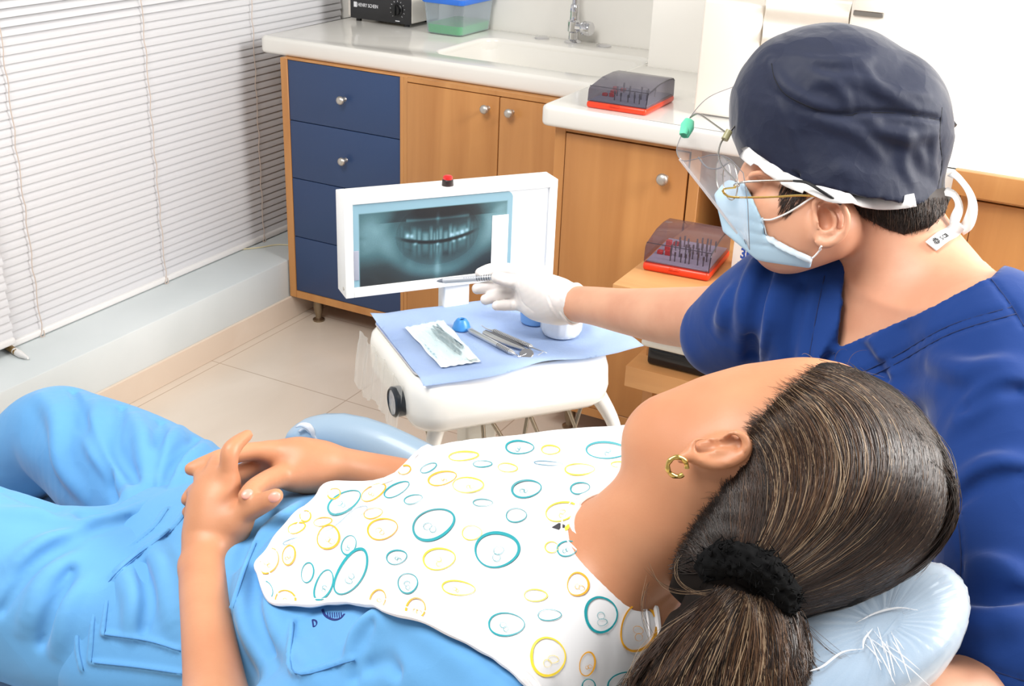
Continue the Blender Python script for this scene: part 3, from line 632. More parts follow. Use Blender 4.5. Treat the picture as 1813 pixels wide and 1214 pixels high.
# blue silicone cap
c = on_tray(817, 582)
tag(obj('silicone_cap', (lambda bm: (lathe(bm, [(0.0155, 0.0), (0.0165, 0.002), (0.0135, 0.012), (0.009, 0.0185), (0.0055, 0.0195), (0.0045, 0.017), (0.0085, 0.011), (0.0145, 0.001)], Matrix.Translation(c), 28, cap=False), bm)[1])(B()), mat('silicone_blue', (60, 132, 200), 0.35)), 'small teal blue domed rubber cap on the napkin', 'cap')
# hand instruments
STEEL = mat('instrument_steel', (214, 213, 211), 0.3, 0.8); STEELD = mat('instrument_dark', (138, 138, 142), 0.35, 0.8)
def knurl(bm, a, b, r, n=9):
    a, b = np.array(a), np.array(b)
    for k in range(n):
        p = a+(b-a)*k/n; q_ = a+(b-a)*(k+0.5)/n; tube(bm, [p, q_], r, 10)
a, b = on_tray(829, 583, 0.005), on_tray(916, 629, 0.004); d = b-a
t = thing('mouth_mirror', 'steel dental mirror lying next to the sterile pouch', 'instrument', tuple(a))
bm = B(); tube(bm, [a, a+d*0.03, a+d*0.07, a+d*0.86, a+d*0.92, a+d*0.95], [0.0022, 0.0042, 0.0048, 0.0048, 0.0034, 0.0018], 14); obj('handle', bm, STEEL, t)
bm = B(); knurl(bm, a+d*0.62, a+d*0.86, 0.0051); obj('grip_rings', bm, STEELD, t)
bm = B(); e = on_tray(932, 626, 0.004); tube(bm, [a+d*0.95, b, on_tray(919, 631, 0.002), e], 0.0011, 8, 3); M = frame(e, (1, 0.2, 0), z=(0.1, -0.35, 0.9)); lathe(bm, [(0.0, -0.0012), (0.0115, -0.0012), (0.0123, 0), (0.0115, 0.0012), (0.0, 0.0008)], M, 24, cap=False); obj('mirror_head', bm, CHROME, t)
a, b = on_tray(858, 588, 0.006), on_tray(930, 618, 0.004)
t = thing('tweezers', 'steel tweezers lying between the mirror and the probe', 'tweezers', tuple(a))
d = b-a; s = np.cross(d/np.linalg.norm(d), [0, 0, 1])
for sg, nm in ((1, 'arm'), (-1, 'arm')):
    bm = B(); tube(bm, [a+s*0.0015*sg, a+d*0.3+s*0.0045*sg, a+d*0.7+s*0.004*sg, a+d*1.0+s*0.0008*sg, a+d*1.12+s*0.0006*sg], [0.0042, 0.0046, 0.0036, 0.0018, 0.0008], 8, 4, flat=((0, 0, 1), 1.0) if False else None); obj(nm, bm, STEEL if sg > 0 else STEELD, t)
a, b = on_tray(872, 585, 0.009), on_tray(943, 615, 0.006); d = b-a
t = thing('dental_probe', 'steel probe with hooked tips lying nearest the white ramekin', 'instrument', tuple(a))
bm = B(); tube(bm, [a, a+d*0.04, a+d*0.96, b], [0.0025, 0.0042, 0.0042, 0.002], 12); obj('handle', bm, STEEL, t)
bm = B(); knurl(bm, a+d*0.05, a+d*0.95, 0.0045, 26); obj('grip_rings', bm, STEELD, t)
bm = B(); tube(bm, [a, on_tray(862, 582, 0.012), on_tray(854, 577, 0.014), on_tray(852, 575, 0.02)], [0.0016, 0.001, 0.0008, 0.0005], 7, 4); obj('hook', bm, STEEL, t)
bm = B(); tube(bm, [b, on_tray(954, 620, 0.004), on_tray(962, 622, 0.003), on_tray(952, 629, 0.002)], [0.0016, 0.001, 0.0008, 0.0006], 7, 4); tube(bm, [b, on_tray(962, 622, 0.006), on_tray(968, 625, 0.003)], 0.0007, 6, 3); obj('hook', bm, STEEL, t)
# sterile pouch: white paper with a clear window and instruments in it
cs = [on_tray(u, v, 0.0015) for u, v in ((717, 581), (785, 568), (851, 641), (781, 652))]
t = thing('sterile_pouch', 'white and clear sterile pouch holding steel tips on the napkin', 'pouch', tuple(cs[0]))
def pouch(bm, h, u0=0, u1=1, w0=0, w1=1, n=22):
    rows = []
    for j in range(n+1):
        row = []
        for i in range(n+1):
            s = u0+(u1-u0)*i/n; w = w0+(w1-w0)*j/n
            p = (cs[0]*(1-s)+cs[1]*s)*(1-w)+(cs[3]*(1-s)+cs[2]*s)*w
            z = h(s, w)+0.0012*math.sin(s*9+w*17)*math.sin(w*3.1)+0.0007*math.sin(s*31-w*12); row.append(bm.verts.new(p+np.array([0, 0, max(0.0003, z)])))
        rows.append(row)
    for a, b in zip(rows, rows[1:]):
        for i in range(n): bm.faces.new((a[i], a[i+1], b[i+1], b[i]))
bm = B(); pouch(bm, lambda s, w: 0.0015); obj('paper_back', bm, mat('pouch_paper', (240, 244, 245), 0.55), t)
bm = B(); pouch(bm, lambda s, w: 0.003+0.011*math.sin(math.pi*min(1, max(0, s)))**0.8*math.sin(math.pi*w)**0.6+0.0016*math.sin(s*40+7*w)*math.sin(w*26+s*9), 0.02, 0.98, 0.02, 0.97, 34); obj('clear_front', bm, mat('pouch_film', (225, 240, 242), 0.1, thin=(238, 246, 247), fmin=0.10, fmax=0.6, blend=0.3), t)
for s0, w0, s1, w1, r in ((0.60, 0.14, 0.82, 0.70, 0.0045), (0.50, 0.2, 0.66, 0.82, 0.004), (0.72, 0.12, 0.60, 0.75, 0.0036)):
    f_ = lambda s, w: (cs[0]*(1-s)+cs[1]*s)*(1-w)+(cs[3]*(1-s)+cs[2]*s)*w+np.array([0, 0, 0.0065])
    bm = B(); tube(bm, [f_(s0, w0), f_(s0*.7+s1*.3, w0*.7+w1*.3), f_(s1, w1)], [0.0015, r, r*0.8], 10, 3); obj('steel_tip', bm, mat('tip_grey', (118, 134, 140), 0.3, 0.6), t)
bm = B(); pouch(bm, lambda s, w: 0.008, 0.70, 0.92, 0.90, 1.0, 4); obj('tape_tab', bm, mat('tape_beige', (226, 222, 214), 0.5), t)
bm = B()
for k in range(5): pouch(bm, lambda s, w: 0.0045, 0.05, 0.08+0.02*(k % 2), 0.50+0.07*k, 0.535+0.07*k, 2)
obj('faint_print', bm, mat('print_faint', (160, 186, 200), 0.6), t)
# two handpieces standing in their holders beyond the patient
for (u, v, dd, lab) in ((1137, 758, 1.62, 'chrome dental handpiece upright beside the chin of the lying person'), (943, 784, 1.66, 'chrome dental handpiece tip showing above the bib edge')):
    p = at(u, v, dd); t = thing('dental_handpiece', lab, 'handpiece', (p[0], p[1], p[2]-0.12))
    M = Matrix.Translation(p); Mh = frame(p, (0, 1, 0), z=(0.75, -0.6, 0.25))
    bm = B(); lathe(bm, [(0.0, -0.0065), (0.005, -0.0065), (0.0062, -0.004), (0.0062, 0.004), (0.005, 0.0065), (0.0015, 0.007), (0.0, 0.0065)], Mh, 20, cap=False); obj('head', bm, CHROME, t)
    bm = B(); lathe(bm, [(0.0055, -0.004), (0.005, -0.012), (0.0065, -0.016), (0.006, -0.022), (0.0075, -0.04), (0.009, -0.12), (0.008, -0.14)], M, 18); obj('handle', bm, CHROME, t)
    bm = B(); tube(bm, [p+np.array([0, 0, -0.14]), p+np.array([0.0, 0.01, -0.20]), p+np.array([0.01, 0.02, -0.26])], 0.006, 10, 5); obj('hose', bm, mat('hose_grey', (170, 168, 164), 0.5), t)
# ================================================================== sculpting kit: distance fields meshed by surface nets
# figures are sculpted in a metric frame turned like the view (x right, y down, z ahead) and then placed in the room
def Q(u, v, d): return np.array([(u-906.5)/FPX*d, (v-607.0)/FPX*d, d])
def QR(t): return [(Q(u, v, d), r) for u, v, d, r in t]
def to_world(V): return np.asarray(V) @ RM + CAM
class Field:
    def __init__(s, lo, hi, h):
        s.h = h; s.lo = np.array(lo, float); s.n = np.ceil((np.array(hi)-s.lo)/h).astype(int)+1
        s.F = np.full(s.n, 0.05, np.float32); s.ax = [(s.lo[i]+np.arange(s.n[i])*h).astype(np.float32) for i in range(3)]
    def sub(s, lo, hi):
        a = np.clip(np.floor((np.array(lo)-s.lo)/s.h).astype(int), 0, s.n); b = np.clip(np.ceil((np.array(hi)-s.lo)/s.h).astype(int)+1, 0, s.n)
        if np.any(b <= a): return None
        sl = tuple(slice(a[i], b[i]) for i in range(3))
        return sl, s.ax[0][sl[0]][:, None, None], s.ax[1][sl[1]][None, :, None], s.ax[2][sl[2]][None, None, :]
    def put(s, fn, lo, hi, k=0.0, op='+'):
        pad = max(k, 0)+3*s.h; g = s.sub(np.array(lo)-pad, np.array(hi)+pad)
        if g is None: return s
        sl, X, Y, Z = g; d = np.broadcast_to(fn(X, Y, Z), s.F[sl].shape).astype(np.float32); A = s.F[sl]
        if op == '-': A, d = -A, d
        if k > 0:
            t = np.maximum(k-np.abs(A-d), 0)/k; m = np.minimum(A, d)-t*t*k*0.25
        else: m = np.minimum(A, d)
        s.F[sl] = -m if op == '-' else m
        return s
    def chain(s, pr, k=0.0, op='+', smooth=9):
        P_ = [np.append(p, r) for p, r in pr]
        C_ = np.array(crom(P_, smooth)) if len(P_) > 2 else np.array(P_)
        lo = (C_[:, :3]-C_[:, 3:]).min(0); hi = (C_[:, :3]+C_[:, 3:]).max(0)
        pad = max(k, 0)+3*s.h; g = s.sub(lo-pad, hi+pad)
        if g is None: return s
        sl, X, Y, Z = g; D = np.full(s.F[sl].shape, 1.0, np.float32); base = [c.start for c in sl]
        for a, b in zip(C_, C_[1:]):
            l2 = np.minimum(a[:3]-a[3], b[:3]-b[3])-pad; h2 = np.maximum(a[:3]+a[3], b[:3]+b[3])+pad; gg = s.sub(l2, h2)
            if gg is None: continue
            s2, x, y, z = gg; loc = tuple(slice(max(c.start-o, 0), max(c.stop-o, 0)) for c, o in zip(s2, base))
            ab = b[:3]-a[:3]; L2 = float(ab@ab)+1e-12
            t = np.clip(((x-a[0])*ab[0]+(y-a[1])*ab[1]+(z-a[2])*ab[2])/L2, 0, 1)
            d = np.sqrt((x-a[0]-t*ab[0])**2+(y-a[1]-t*ab[1])**2+(z-a[2]-t*ab[2])**2)-(a[3]+t*(b[3]-a[3]))
            sh = D[loc].shape; D[loc] = np.minimum(D[loc], d[:sh[0], :sh[1], :sh[2]])
        A = s.F[sl]
        if op == '-': A = -A
        if k > 0: t = np.maximum(k-np.abs(A-D), 0)/k; m = np.minimum(A, D)-t*t*k*0.25
        else: m = np.minimum(A, D)
        s.F[sl] = -m if op == '-' else m
        return s
    def ell(s, c, r, k=0.0, op='+', R=None):
        """ellipsoid; R rows are its axes"""
        c = np.array(c); r = np.array(r, float); R = np.eye(3) if R is None else np.array(R); e = np.sqrt((R.T**2) @ (r**2))
        def fn(X, Y, Z):
            x, y, z = X-c[0], Y-c[1], Z-c[2]; q = [(R[i, 0]*x+R[i, 1]*y+R[i, 2]*z) for i in range(3)]
            k0 = np.sqrt(sum((q[i]/r[i])**2 for i in range(3)))+1e-9; k1 = np.sqrt(sum((q[i]/r[i]**2)**2 for i in range(3)))+1e-9
            return k0*(k0-1)/k1
        return s.put(fn, c-e, c+e, k, op)
    def loft(s, st, k=0.0, op='+', p=2.0, axis=None):
        """stations (centre, side axis, half width, up axis, half height) along a curve: elliptical body sections"""
        C_ = np.array([np.concatenate([a[0], np.array(a[1])/np.linalg.norm(a[1])*a[2], np.array(a[3])/np.linalg.norm(a[3])*a[4]]) for a in st])
        T_ = np.array(crom(list(C_), 8)); c = T_[:, :3]; A1 = T_[:, 3:6]; A2 = T_[:, 6:9]
        e = np.sqrt(A1**2+A2**2); lo = (c-e).min(0); hi = (c+e).max(0)
        d0 = (st[-1][0]-st[0][0]); d0 = d0/np.linalg.norm(d0) if axis is None else np.array(axis); tt = c @ d0
        def fn(X, Y, Z):
            t = X*d0[0]+Y*d0[1]+Z*d0[2]; tc = np.clip(t, tt[0], tt[-1]); I = lambda v: np.interp(tc, tt, v).astype(np.float32)
            x, y, z = X-I(c[:, 0]), Y-I(c[:, 1]), Z-I(c[:, 2])
            w = np.linalg.norm(A1, axis=1); h_ = np.linalg.norm(A2, axis=1); W = I(w); Hh = I(h_)
            a = (x*I(A1[:, 0]/w)+y*I(A1[:, 1]/w)+z*I(A1[:, 2]/w))/W; b = (x*I(A2[:, 0]/h_)+y*I(A2[:, 1]/h_)+z*I(A2[:, 2]/h_))/Hh
            q = (np.abs(a)**p+np.abs(b)**p)**(1/p); d = (q-1)*np.minimum(W, Hh)
            return np.maximum(d, np.abs(t-tc)*1.0-0.0) if True else d
        return s.put(fn, lo, hi, k, op)
    def poly(s, uv, z0, z1, k=0.0, op='-'):
        """cut with (or keep inside) the prism a closed outline sweeps along the sight lines between two depths"""
        uv = np.array(uv, float); zm = z0 if op == '-' else 0.5*(z0+z1)
        c = np.array([Q(u, v, z) for u, v in uv for z in (z0, z1)]); lo, hi = c.min(0), c.max(0)
        if op == '&': lo, hi = s.lo, s.lo+s.n*s.h
        def fn(X, Y, Z):
            Z = np.maximum(Z, 0.05)
            U_ = X/Z*FPX+906.5; V_ = Y/Z*FPX+607.0; U_, V_ = np.broadcast_arrays(U_, V_); d2 = np.full(U_.shape, 1e9, np.float32); ins = np.zeros(U_.shape, bool)
            for a, b in zip(uv, np.roll(uv, -1, 0)):
                e = b-a; t = np.clip(((U_-a[0])*e[0]+(V_-a[1])*e[1])/(e@e+1e-9), 0, 1); d2 = np.minimum(d2, (U_-a[0]-t*e[0])**2+(V_-a[1]-t*e[1])**2)
                cnd = (a[1] > V_) != (b[1] > V_); xi = a[0]+(V_-a[1])*e[0]/(e[1] if abs(e[1]) > 1e-9 else 1e-9); ins ^= cnd & (U_ < xi)
            d = np.sqrt(d2)*np.where(ins, -1, 1)*zm/FPX
            return np.maximum(np.maximum(d, z0-Z), Z-z1)
        if op == '&':
            g = s.sub(lo, hi); s.F[g[0]] = np.maximum(s.F[g[0]], fn(g[1], g[2], g[3]).astype(np.float32)); return s
        return s.put(fn, lo, hi, k, '-')
    def half(s, p, n, k=0.0):
        """cut away everything on the side n points to"""
        n = np.array(n)/np.linalg.norm(n)
        def fn(X, Y, Z): return -((X-p[0])*n[0]+(Y-p[1])*n[1]+(Z-p[2])*n[2])
        return s.put(fn, s.lo, s.lo+s.n*s.h, k, '-')
    def val(s, P_):
        g = (np.asarray(P_)-s.lo)/s.h; i = np.floor(g).astype(int); ok = np.all((i >= 0) & (i < s.n-1), -1); i = np.clip(i, 0, s.n-2); f = np.clip(g-i, 0, 1)
        out = 0
        for a in (0, 1):
            for b in (0, 1):
                for c in (0, 1):
                    w = (f[..., 0] if a else 1-f[..., 0])*(f[..., 1] if b else 1-f[..., 1])*(f[..., 2] if c else 1-f[..., 2])
                    out = out+w*s.F[i[..., 0]+a, i[..., 1]+b, i[..., 2]+c]
        return np.where(ok, out, 0.05)
    def hit(s, uv, z0=None, z1=None, iso=0.0):
        """depth at which sight lines through uv first meet the surface (nan if none)"""
        uv = np.asarray(uv, float); z0 = s.lo[2] if z0 is None else z0; z1 = (s.lo+s.n*s.h)[2] if z1 is None else z1
        D = np.arange(z0, z1, s.h*0.8); dirs = np.stack([(uv[:, 0]-906.5)/FPX, (uv[:, 1]-607.0)/FPX, np.ones(len(uv))], -1)
        out = np.full(len(uv), np.nan)
        for a in range(0, len(uv), 4000):
            V_ = s.val(dirs[a:a+4000, None, :]*D[None, :, None])-iso; neg = V_ < 0; has = neg.any(1); j = np.argmax(neg, 1); jm = np.maximum(j-1, 0); r = np.arange(len(V_))
            v0, v1 = V_[r, jm], V_[r, j]; f = np.where(j > 0, v0/(v0-v1+1e-12), 0); out[a:a+4000] = np.where(has, D[jm]+f*(D[j]-D[jm]), np.nan)
        return out
    def grad(s, P_):
        e = s.h; g = np.stack([s.val(P_+np.eye(3)[i]*e)-s.val(P_-np.eye(3)[i]*e) for i in range(3)], -1); return g/(np.linalg.norm(g, axis=-1, keepdims=True)+1e-9)
    def line(s, uv, r, lift=0.0, k=0.006, op='+', z0=None, taper=True):
        """raise (or cut) a fold along a line drawn over the surface; r radius, lift how far the axis sits above the surface"""
        q = np.array(crom([np.array(p, float) for p in uv], 5)); d = s.hit(q, z0=z0); ok = ~np.isnan(d)
        if ok.sum() < 2: return s
        q, d = q[ok], d[ok]; P_ = np.array([Q(u, v, z) for (u, v), z in zip(q, d)]); N = s.grad(P_); n = len(P_)
        w = np.sin(np.linspace(0.12, math.pi-0.12, n))**0.5 if taper else np.ones(n)
        P_ = P_+N*(lift*np.ones(n) if not taper else lift-(1-w)*r*0.9)[:, None]
        return s.chain([(p, r*(0.35+0.65*ww)) for p, ww in zip(P_, w)], k, op, smooth=1)
    def part(s, lo, hi):
        """an empty field on the same grid over a smaller block, to be merged back"""
        g = s.sub(lo, hi)[0]; o = Field(s.lo, s.lo, s.h); o.off = g; o.lo = s.lo+np.array([c.start for c in g])*s.h; o.n = np.array([c.stop-c.start for c in g])
        o.F = np.full(o.n, .05, np.float32); o.ax = [s.ax[i][g[i]] for i in range(3)]; return o
    def merge(s, o, k):
        A = s.F[o.off]; t = np.maximum(k-np.abs(A-o.F), 0)/k; s.F[o.off] = np.minimum(A, o.F)-t*t*k*0.25; return s
    def ripple(s, fn, sl=None): s.F += fn(s.ax[0][:, None, None], s.ax[1][None, :, None], s.ax[2][None, None, :]).astype(np.float32); return s
    def verts(s):
        F = s.F; S = F < 0; n = s.n
        c = np.zeros(n-1, np.uint8)
        for a in (0, 1):
            for b in (0, 1):
                for d in (0, 1): c += S[a:n[0]-1+a, b:n[1]-1+b, d:n[2]-1+d]
        idx = np.argwhere((c > 0) & (c < 8)); vid = np.full(n-1, -1, np.int32); vid[tuple(idx.T)] = np.arange(len(idx))
        co = [(a, b, d) for a in (0, 1) for b in (0, 1) for d in (0, 1)]; val = {q: F[idx[:, 0]+q[0], idx[:, 1]+q[1], idx[:, 2]+q[2]] for q in co}
        pos = np.zeros((len(idx), 3)); cnt = np.zeros(len(idx))
        for q in co:
            for ax in range(3):
                if q[ax] == 0:
                    r = list(q); r[ax] = 1; r = tuple(r); va, vb = val[q], val[r]; m = (va < 0) != (vb < 0); t = np.where(m, va/(va-vb+1e-20), 0)
                    p = np.array(q, float)[None, :].repeat(len(idx), 0); p[:, ax] = t; pos[m] += p[m]; cnt[m] += 1
        V = s.lo+(idx+pos/np.maximum(cnt, 1)[:, None])*s.h; faces = []
        for ax in range(3):
            o1, o2 = [(1, 2), (2, 0), (0, 1)][ax]
            sa = [slice(None)]*3; sb = [slice(None)]*3; sa[ax] = slice(0, -1); sb[ax] = slice(1, None)
            A, Bb = S[tuple(sa)], S[tuple(sb)]; e = np.argwhere(A != Bb); ok = (e[:, o1] > 0) & (e[:, o2] > 0) & (e[:, o1] < n[o1]-1) & (e[:, o2] < n[o2]-1); e = e[ok]
            f = []
            for da, db in ((-1, -1), (0, -1), (0, 0), (-1, 0)):
                g = e.copy(); g[:, o1] += da; g[:, o2] += db; f.append(vid[tuple(g.T)])
            f = np.stack(f, -1); ins = A[tuple(e.T)]; f[~ins] = f[~ins][:, ::-1]; faces.append(f)
        return V, np.concatenate(faces)
    def mesh(s, name, mats, parent=None, relax=1, label=None):
        V, Fc = s.verts()
        # a light relax to take the grid out
        if relax:
            e = np.concatenate([Fc[:, [0, 1]], Fc[:, [1, 2]], Fc[:, [2, 3]], Fc[:, [3, 0]]])
            for _ in range(relax):
                acc = np.zeros_like(V); n_ = np.zeros(len(V)); np.add.at(acc, e[:, 0], V[e[:, 1]]); np.add.at(n_, e[:, 0], 1); np.add.at(acc, e[:, 1], V[e[:, 0]]); np.add.at(n_, e[:, 1], 1)
                V = V*0.45+0.55*acc/np.maximum(n_, 1)[:, None]
        me = npmesh(name, to_world(V), Fc[:, ::-1])
        return link(name, me, mats, parent, True, label)
def fbox(pts, pad): P_ = np.array(pts); return P_.min(0)-pad, P_.max(0)+pad
def nrm(v): v = np.array(v, float); return v/np.linalg.norm(v)
def noise3(seed, n=7, f0=8, f1=40):
    r = np.random.default_rng(seed); K = [(r.normal(size=3), r.uniform(f0, f1), r.uniform(0, 6.28)) for _ in range(n)]
    def fn(X, Y, Z):
        o = 0
        for d, f, p in K: d = d/np.linalg.norm(d); o = o+np.sin(f*(X*d[0]+Y*d[1]+Z*d[2])+p)
        return o/n
    return fn
WUP = RM @ np.array([0, 0, 1.0]); WX = RM @ np.array([1.0, 0, 0]); WY = RM @ np.array([0, 1.0, 0])   # room axes seen from the sculpting frame
def W2(p): return RM @ (np.array(p)-CAM)
def strands(name, paths, radii, mats, parent, tones=None, sides=3):
    """many hair strands as thin tubes in one mesh; paths (n, m, 3) in the room frame"""
    P_ = np.asarray(paths); n, m, _ = P_.shape; T = np.gradient(P_, axis=1); T /= np.linalg.norm(T, axis=2, keepdims=True)+1e-9
    up = np.array([0.3, 0.2, 0.93]); A = np.cross(T, up); A /= np.linalg.norm(A, axis=2, keepdims=True)+1e-9; Bn = np.cross(T, A)
    rad = np.asarray(radii).reshape(n, 1, 1)*(np.sin(np.linspace(0.25, math.pi-0.08, m))**0.5)[None, :, None]
    ring = np.stack([P_+rad*(math.cos(2*math.pi*k/sides)*A+math.sin(2*math.pi*k/sides)*Bn) for k in range(sides)], 2)   # n,m,sides,3
    V = ring.reshape(-1, 3); b = np.arange(n*m*sides).reshape(n, m, sides); F = []
    for k in range(sides):
        k2 = (k+1) % sides; F.append(np.stack([b[:, :-1, k], b[:, :-1, k2], b[:, 1:, k2], b[:, 1:, k]], -1).reshape(-1, 4))
    me = npmesh(name, V, np.concatenate(F)); o = link(name, me, mats, parent, True)
    if tones is not None:
        mi = np.tile(np.repeat(np.asarray(tones), m-1), sides); me.polygons.foreach_set('material_index', mi.astype(np.int32)); me.update()
    return o
def ribbon(bm, P_, N, w, th=0.0008, mi=0):
    """flat band along points P_ (room frame) with outward normals N"""
    P_ = np.asarray(P_); N = np.asarray(N); T = np.gradient(P_, axis=0); T /= np.linalg.norm(T, axis=1, keepdims=True); S_ = np.cross(T, N); S_ /= np.linalg.norm(S_, axis=1, keepdims=True)
    w = np.broadcast_to(np.asarray(w, float), (len(P_),)); rings = []
    for p, n, s_, ww in zip(P_, N, S_, w): rings.append([p+s_*ww/2-n*th/2, p+s_*ww/2+n*th/2, p+n*th*0.8, p-s_*ww/2+n*th/2, p-s_*ww/2-n*th/2])
    ringloft(bm, rings, mi=mi)
def over(F, uv, lift=0.0, n=6, z0=None):
    """points on a surface under a drawn line, lifted off it; room frame points and normals"""
    q = np.array(crom([np.array(p, float) for p in uv], n)); d = F.hit(q, z0=z0); ok = ~np.isnan(d)
    if not ok.all(): d = np.interp(np.arange(len(d)), np.flatnonzero(ok), d[ok])
    P_ = np.array([Q(u, v, z) for (u, v), z in zip(q, d)]); N = F.grad(P_); P_ = P_+N*lift
    return to_world(P_), N @ RM
PV = 1.0    # voxel scale
# ================================================================== person lying in the chair
SKIN = mat('skin_tan', (198, 140, 104), 0.45, spec=0.4, sss=0.08, var=(190, 129, 94), scale=14, bump=0.12, bscale=420, bdist=0.0006)
SCRUB = mat('scrub_light_blue', (101, 162, 212), 0.8, spec=0.25, var=(95, 156, 208), scale=5, sheen=0.2, crumple=(0.13, 12), bump=0.10, bscale=700, bdist=0.0006)
NAIL = mat('nail_pink', (218, 154, 136), 0.35, coat=0.15)
pat = thing('person', 'person in light blue scrubs lying back with clasped hands, dark hair tied back', 'person', (1.45, 0.87, 0.5))
NT = RM @ np.array([-0.31, 0, 0.95])           # front of the reclined torso
def st(x, y, z, b, c, n=None): return (W2((x, y, z)), WY, b, NT if n is None else n, c)
def torso(F, o, k=0.0):
    F.loft([st(1.30, .875, .605, .17+o, .09+o), st(1.36, .875, .620, .185+o, .10+o), st(1.45, .875, .640, .176+o, .10+o), st(1.60, .875, .680, .15+o, .10+o), st(1.72, .875, .73, .158+o, .118+o), st(1.80, .875, .757, .168+o, .120+o), st(1.88, .875, .785, .165+o, .095+o), st(1.95, .875, .805, .10+o, .07+o)], k, axis=WX)
h = 0.0026*PV
lo, hi = fbox([Q(310, 760, 1.45), Q(330, 1400, 1.0), Q(1700, 640, 1.1), Q(1700, 1090, .86), W2((1.9, 1.1, .8)), W2((1.3, .9, .55))], 0.02)
S = Field(lo, hi, h)
torso(S, -0.006)
# neck and head
S.chain(QR([(1010, 1050, 1.12, .075), (1090, 1000, 1.06, .060), (1180, 915, 1.015, .0535), (1270, 850, .995, .056)]), 0.05)
S.chain(QR([(1020, 950, 1.15, .05), (1000, 1120, 1.02, .055)]), 0.05)
S.ell(Q(1455, 850, .985), (.096, .090, .080), 0.03)
S.ell(Q(1330, 775, 1.00), (.060, .047, .062), 0.04)
S.chain(QR([(1290, 800, .965, .026), (1225, 812, .975, .026), (1165, 790, 1.0, .0215), (1150, 775, 1.03, .020)]), 0.035)
S.chain(QR([(1190, 760, 1.01, .026), (1262, 722, 1.0, .0205), (1300, 730, .99, .02)]), 0.035)
S.chain(QR([(1350, 705, 1.0, .0225), (1420, 690, 1.0, .0235), (1470, 690, 1.0, .02)]), 0.03)
# features of the far side of the face
S.chain(QR([(1330, 715, 1.045, .010), (1285, 722, 1.075, .011), (1268, 735, 1.085, .010)]), 0.012)
S.chain(QR([(1235, 755, 1.07, .008), (1238, 775, 1.068, .008)]), 0.01); S.ell(Q(1305, 712, 1.045), (.014, .010, .012), 0.012)
# ear
de = float(S.hit([(1268, 806)])[0])
E_ = lambda L, o=0.0: [(Q(u, v, de+o+dd), r) for u, v, dd, r in L]
S.ell(Q(1268, 799, de-.001), (.029, .0115, .006), 0.008, R=[nrm((1, -.12, 0)), nrm((.12, 1, 0)), (0, 0, 1)])
S.chain(E_([(1282, 778, -.007, .0034), (1296, 769, -.010, .0040), (1312, 772, -.012, .0044), (1321, 786, -.012, .0048), (1312, 805, -.012, .0050), (1290, 818, -.012, .0050), (1264, 822, -.011, .0046), (1240, 815, -.010, .0044), (1222, 807, -.009, .0046), (1208, 811, -.009, .0050)]), 0.004)
S.chain(E_([(1246, 801, -.007, .004), (1268, 799, -.009, .004), (1290, 797, -.009, .0036), (1306, 784, -.008, .003)]), 0.004)
S.chain(E_([(1228, 790, -.006, .0052), (1236, 782, -.007, .004), (1258, 779, -.006, .003), (1272, 784, -.006, .0026)]), 0.004)
S.chain(E_([(1240, 790, -.0055, .0052), (1262, 788, -.0055, .0050)]), 0.004, '-'); S.chain(E_([(1286, 785, -.0095, .0038), (1300, 779, -.0105, .0040), (1309, 788, -.0105, .0032)]), 0.004, '-')
# arms and hands
Wp = lambda x, y, z, r: (W2((x, y, z)), r)
S.chain([Wp(1.86, .735, .79, .06), Wp(1.80, .70, .765, .052), Wp(1.70, .655, .72, .042)] + QR([(392, 1350, 1.04, .037), (384, 1280, 1.08, .036), (380, 1214, 1.125, .0302), (367, 1110, 1.19, .0262), (360, 1015, 1.265, .0258), (366, 965, 1.303, .0250), (378, 930, 1.311, .0255), (382, 900, 1.318, .0235)]), 0.02)
S.chain(QR([(331, 1006, 1.266, .006), (329, 998, 1.272, .0055)]), 0.012)
S.chain([Wp(1.87, 1.04, .80, .055), Wp(1.78, 1.07, .775, .046), Wp(1.68, 1.085, .73, .042)] + QR([(790, 882, 1.45, .036), (715, 858, 1.46, .0325), (640, 838, 1.44, .0275), (578, 824, 1.412, .0255), (540, 822, 1.402, .027)]), 0.02)
def hand(chains, k=0.010, blend=0.006):
    pts = [Q(u, v, z) for c in chains for u, v, z, _ in c]; o = S.part(*fbox(pts, .07))
    for c in chains: o.chain(QR(c), k, smooth=6)
    S.merge(o, blend)
hand([  # near hand, back of the hand to the camera
    [(384, 930, 1.312, .018), (392, 900, 1.312, .0175), (403, 850, 1.312, .0128)],
    [(374, 930, 1.310, .019), (376, 898, 1.312, .0185), (384, 846, 1.317, .0125)],
    [(370, 930, 1.312, .017), (368, 905, 1.315, .0155), (367, 857, 1.321, .0118)],
    [(368, 932, 1.314, .0145), (362, 908, 1.317, .0130), (358, 880, 1.323, .0108)],
    [(400, 940, 1.307, .020), (418, 922, 1.300, .018)]], 0.009, 0.03)
hand([[(403, 850, 1.312, .0120), (405, 822, 1.307, .0104), (408, 799, 1.307, .0106), (421, 783, 1.317, .0088), (438, 770, 1.331, .0066)],
      [(384, 846, 1.317, .0118), (381, 828, 1.331, .0105), (392, 815, 1.370, .010), (405, 850, 1.390, .009)],
      [(366, 857, 1.321, .0112), (358, 842, 1.340, .010), (372, 832, 1.375, .0095), (385, 865, 1.390, .008)],
      [(355, 880, 1.323, .0105), (344, 870, 1.340, .009), (360, 862, 1.370, .008)],
      [(416, 924, 1.300, .0165), (436, 905, 1.293, .0138), (462, 892, 1.283, .0118), (478, 884, 1.277, .0105), (489, 877, 1.274, .0082)]], 0.007)
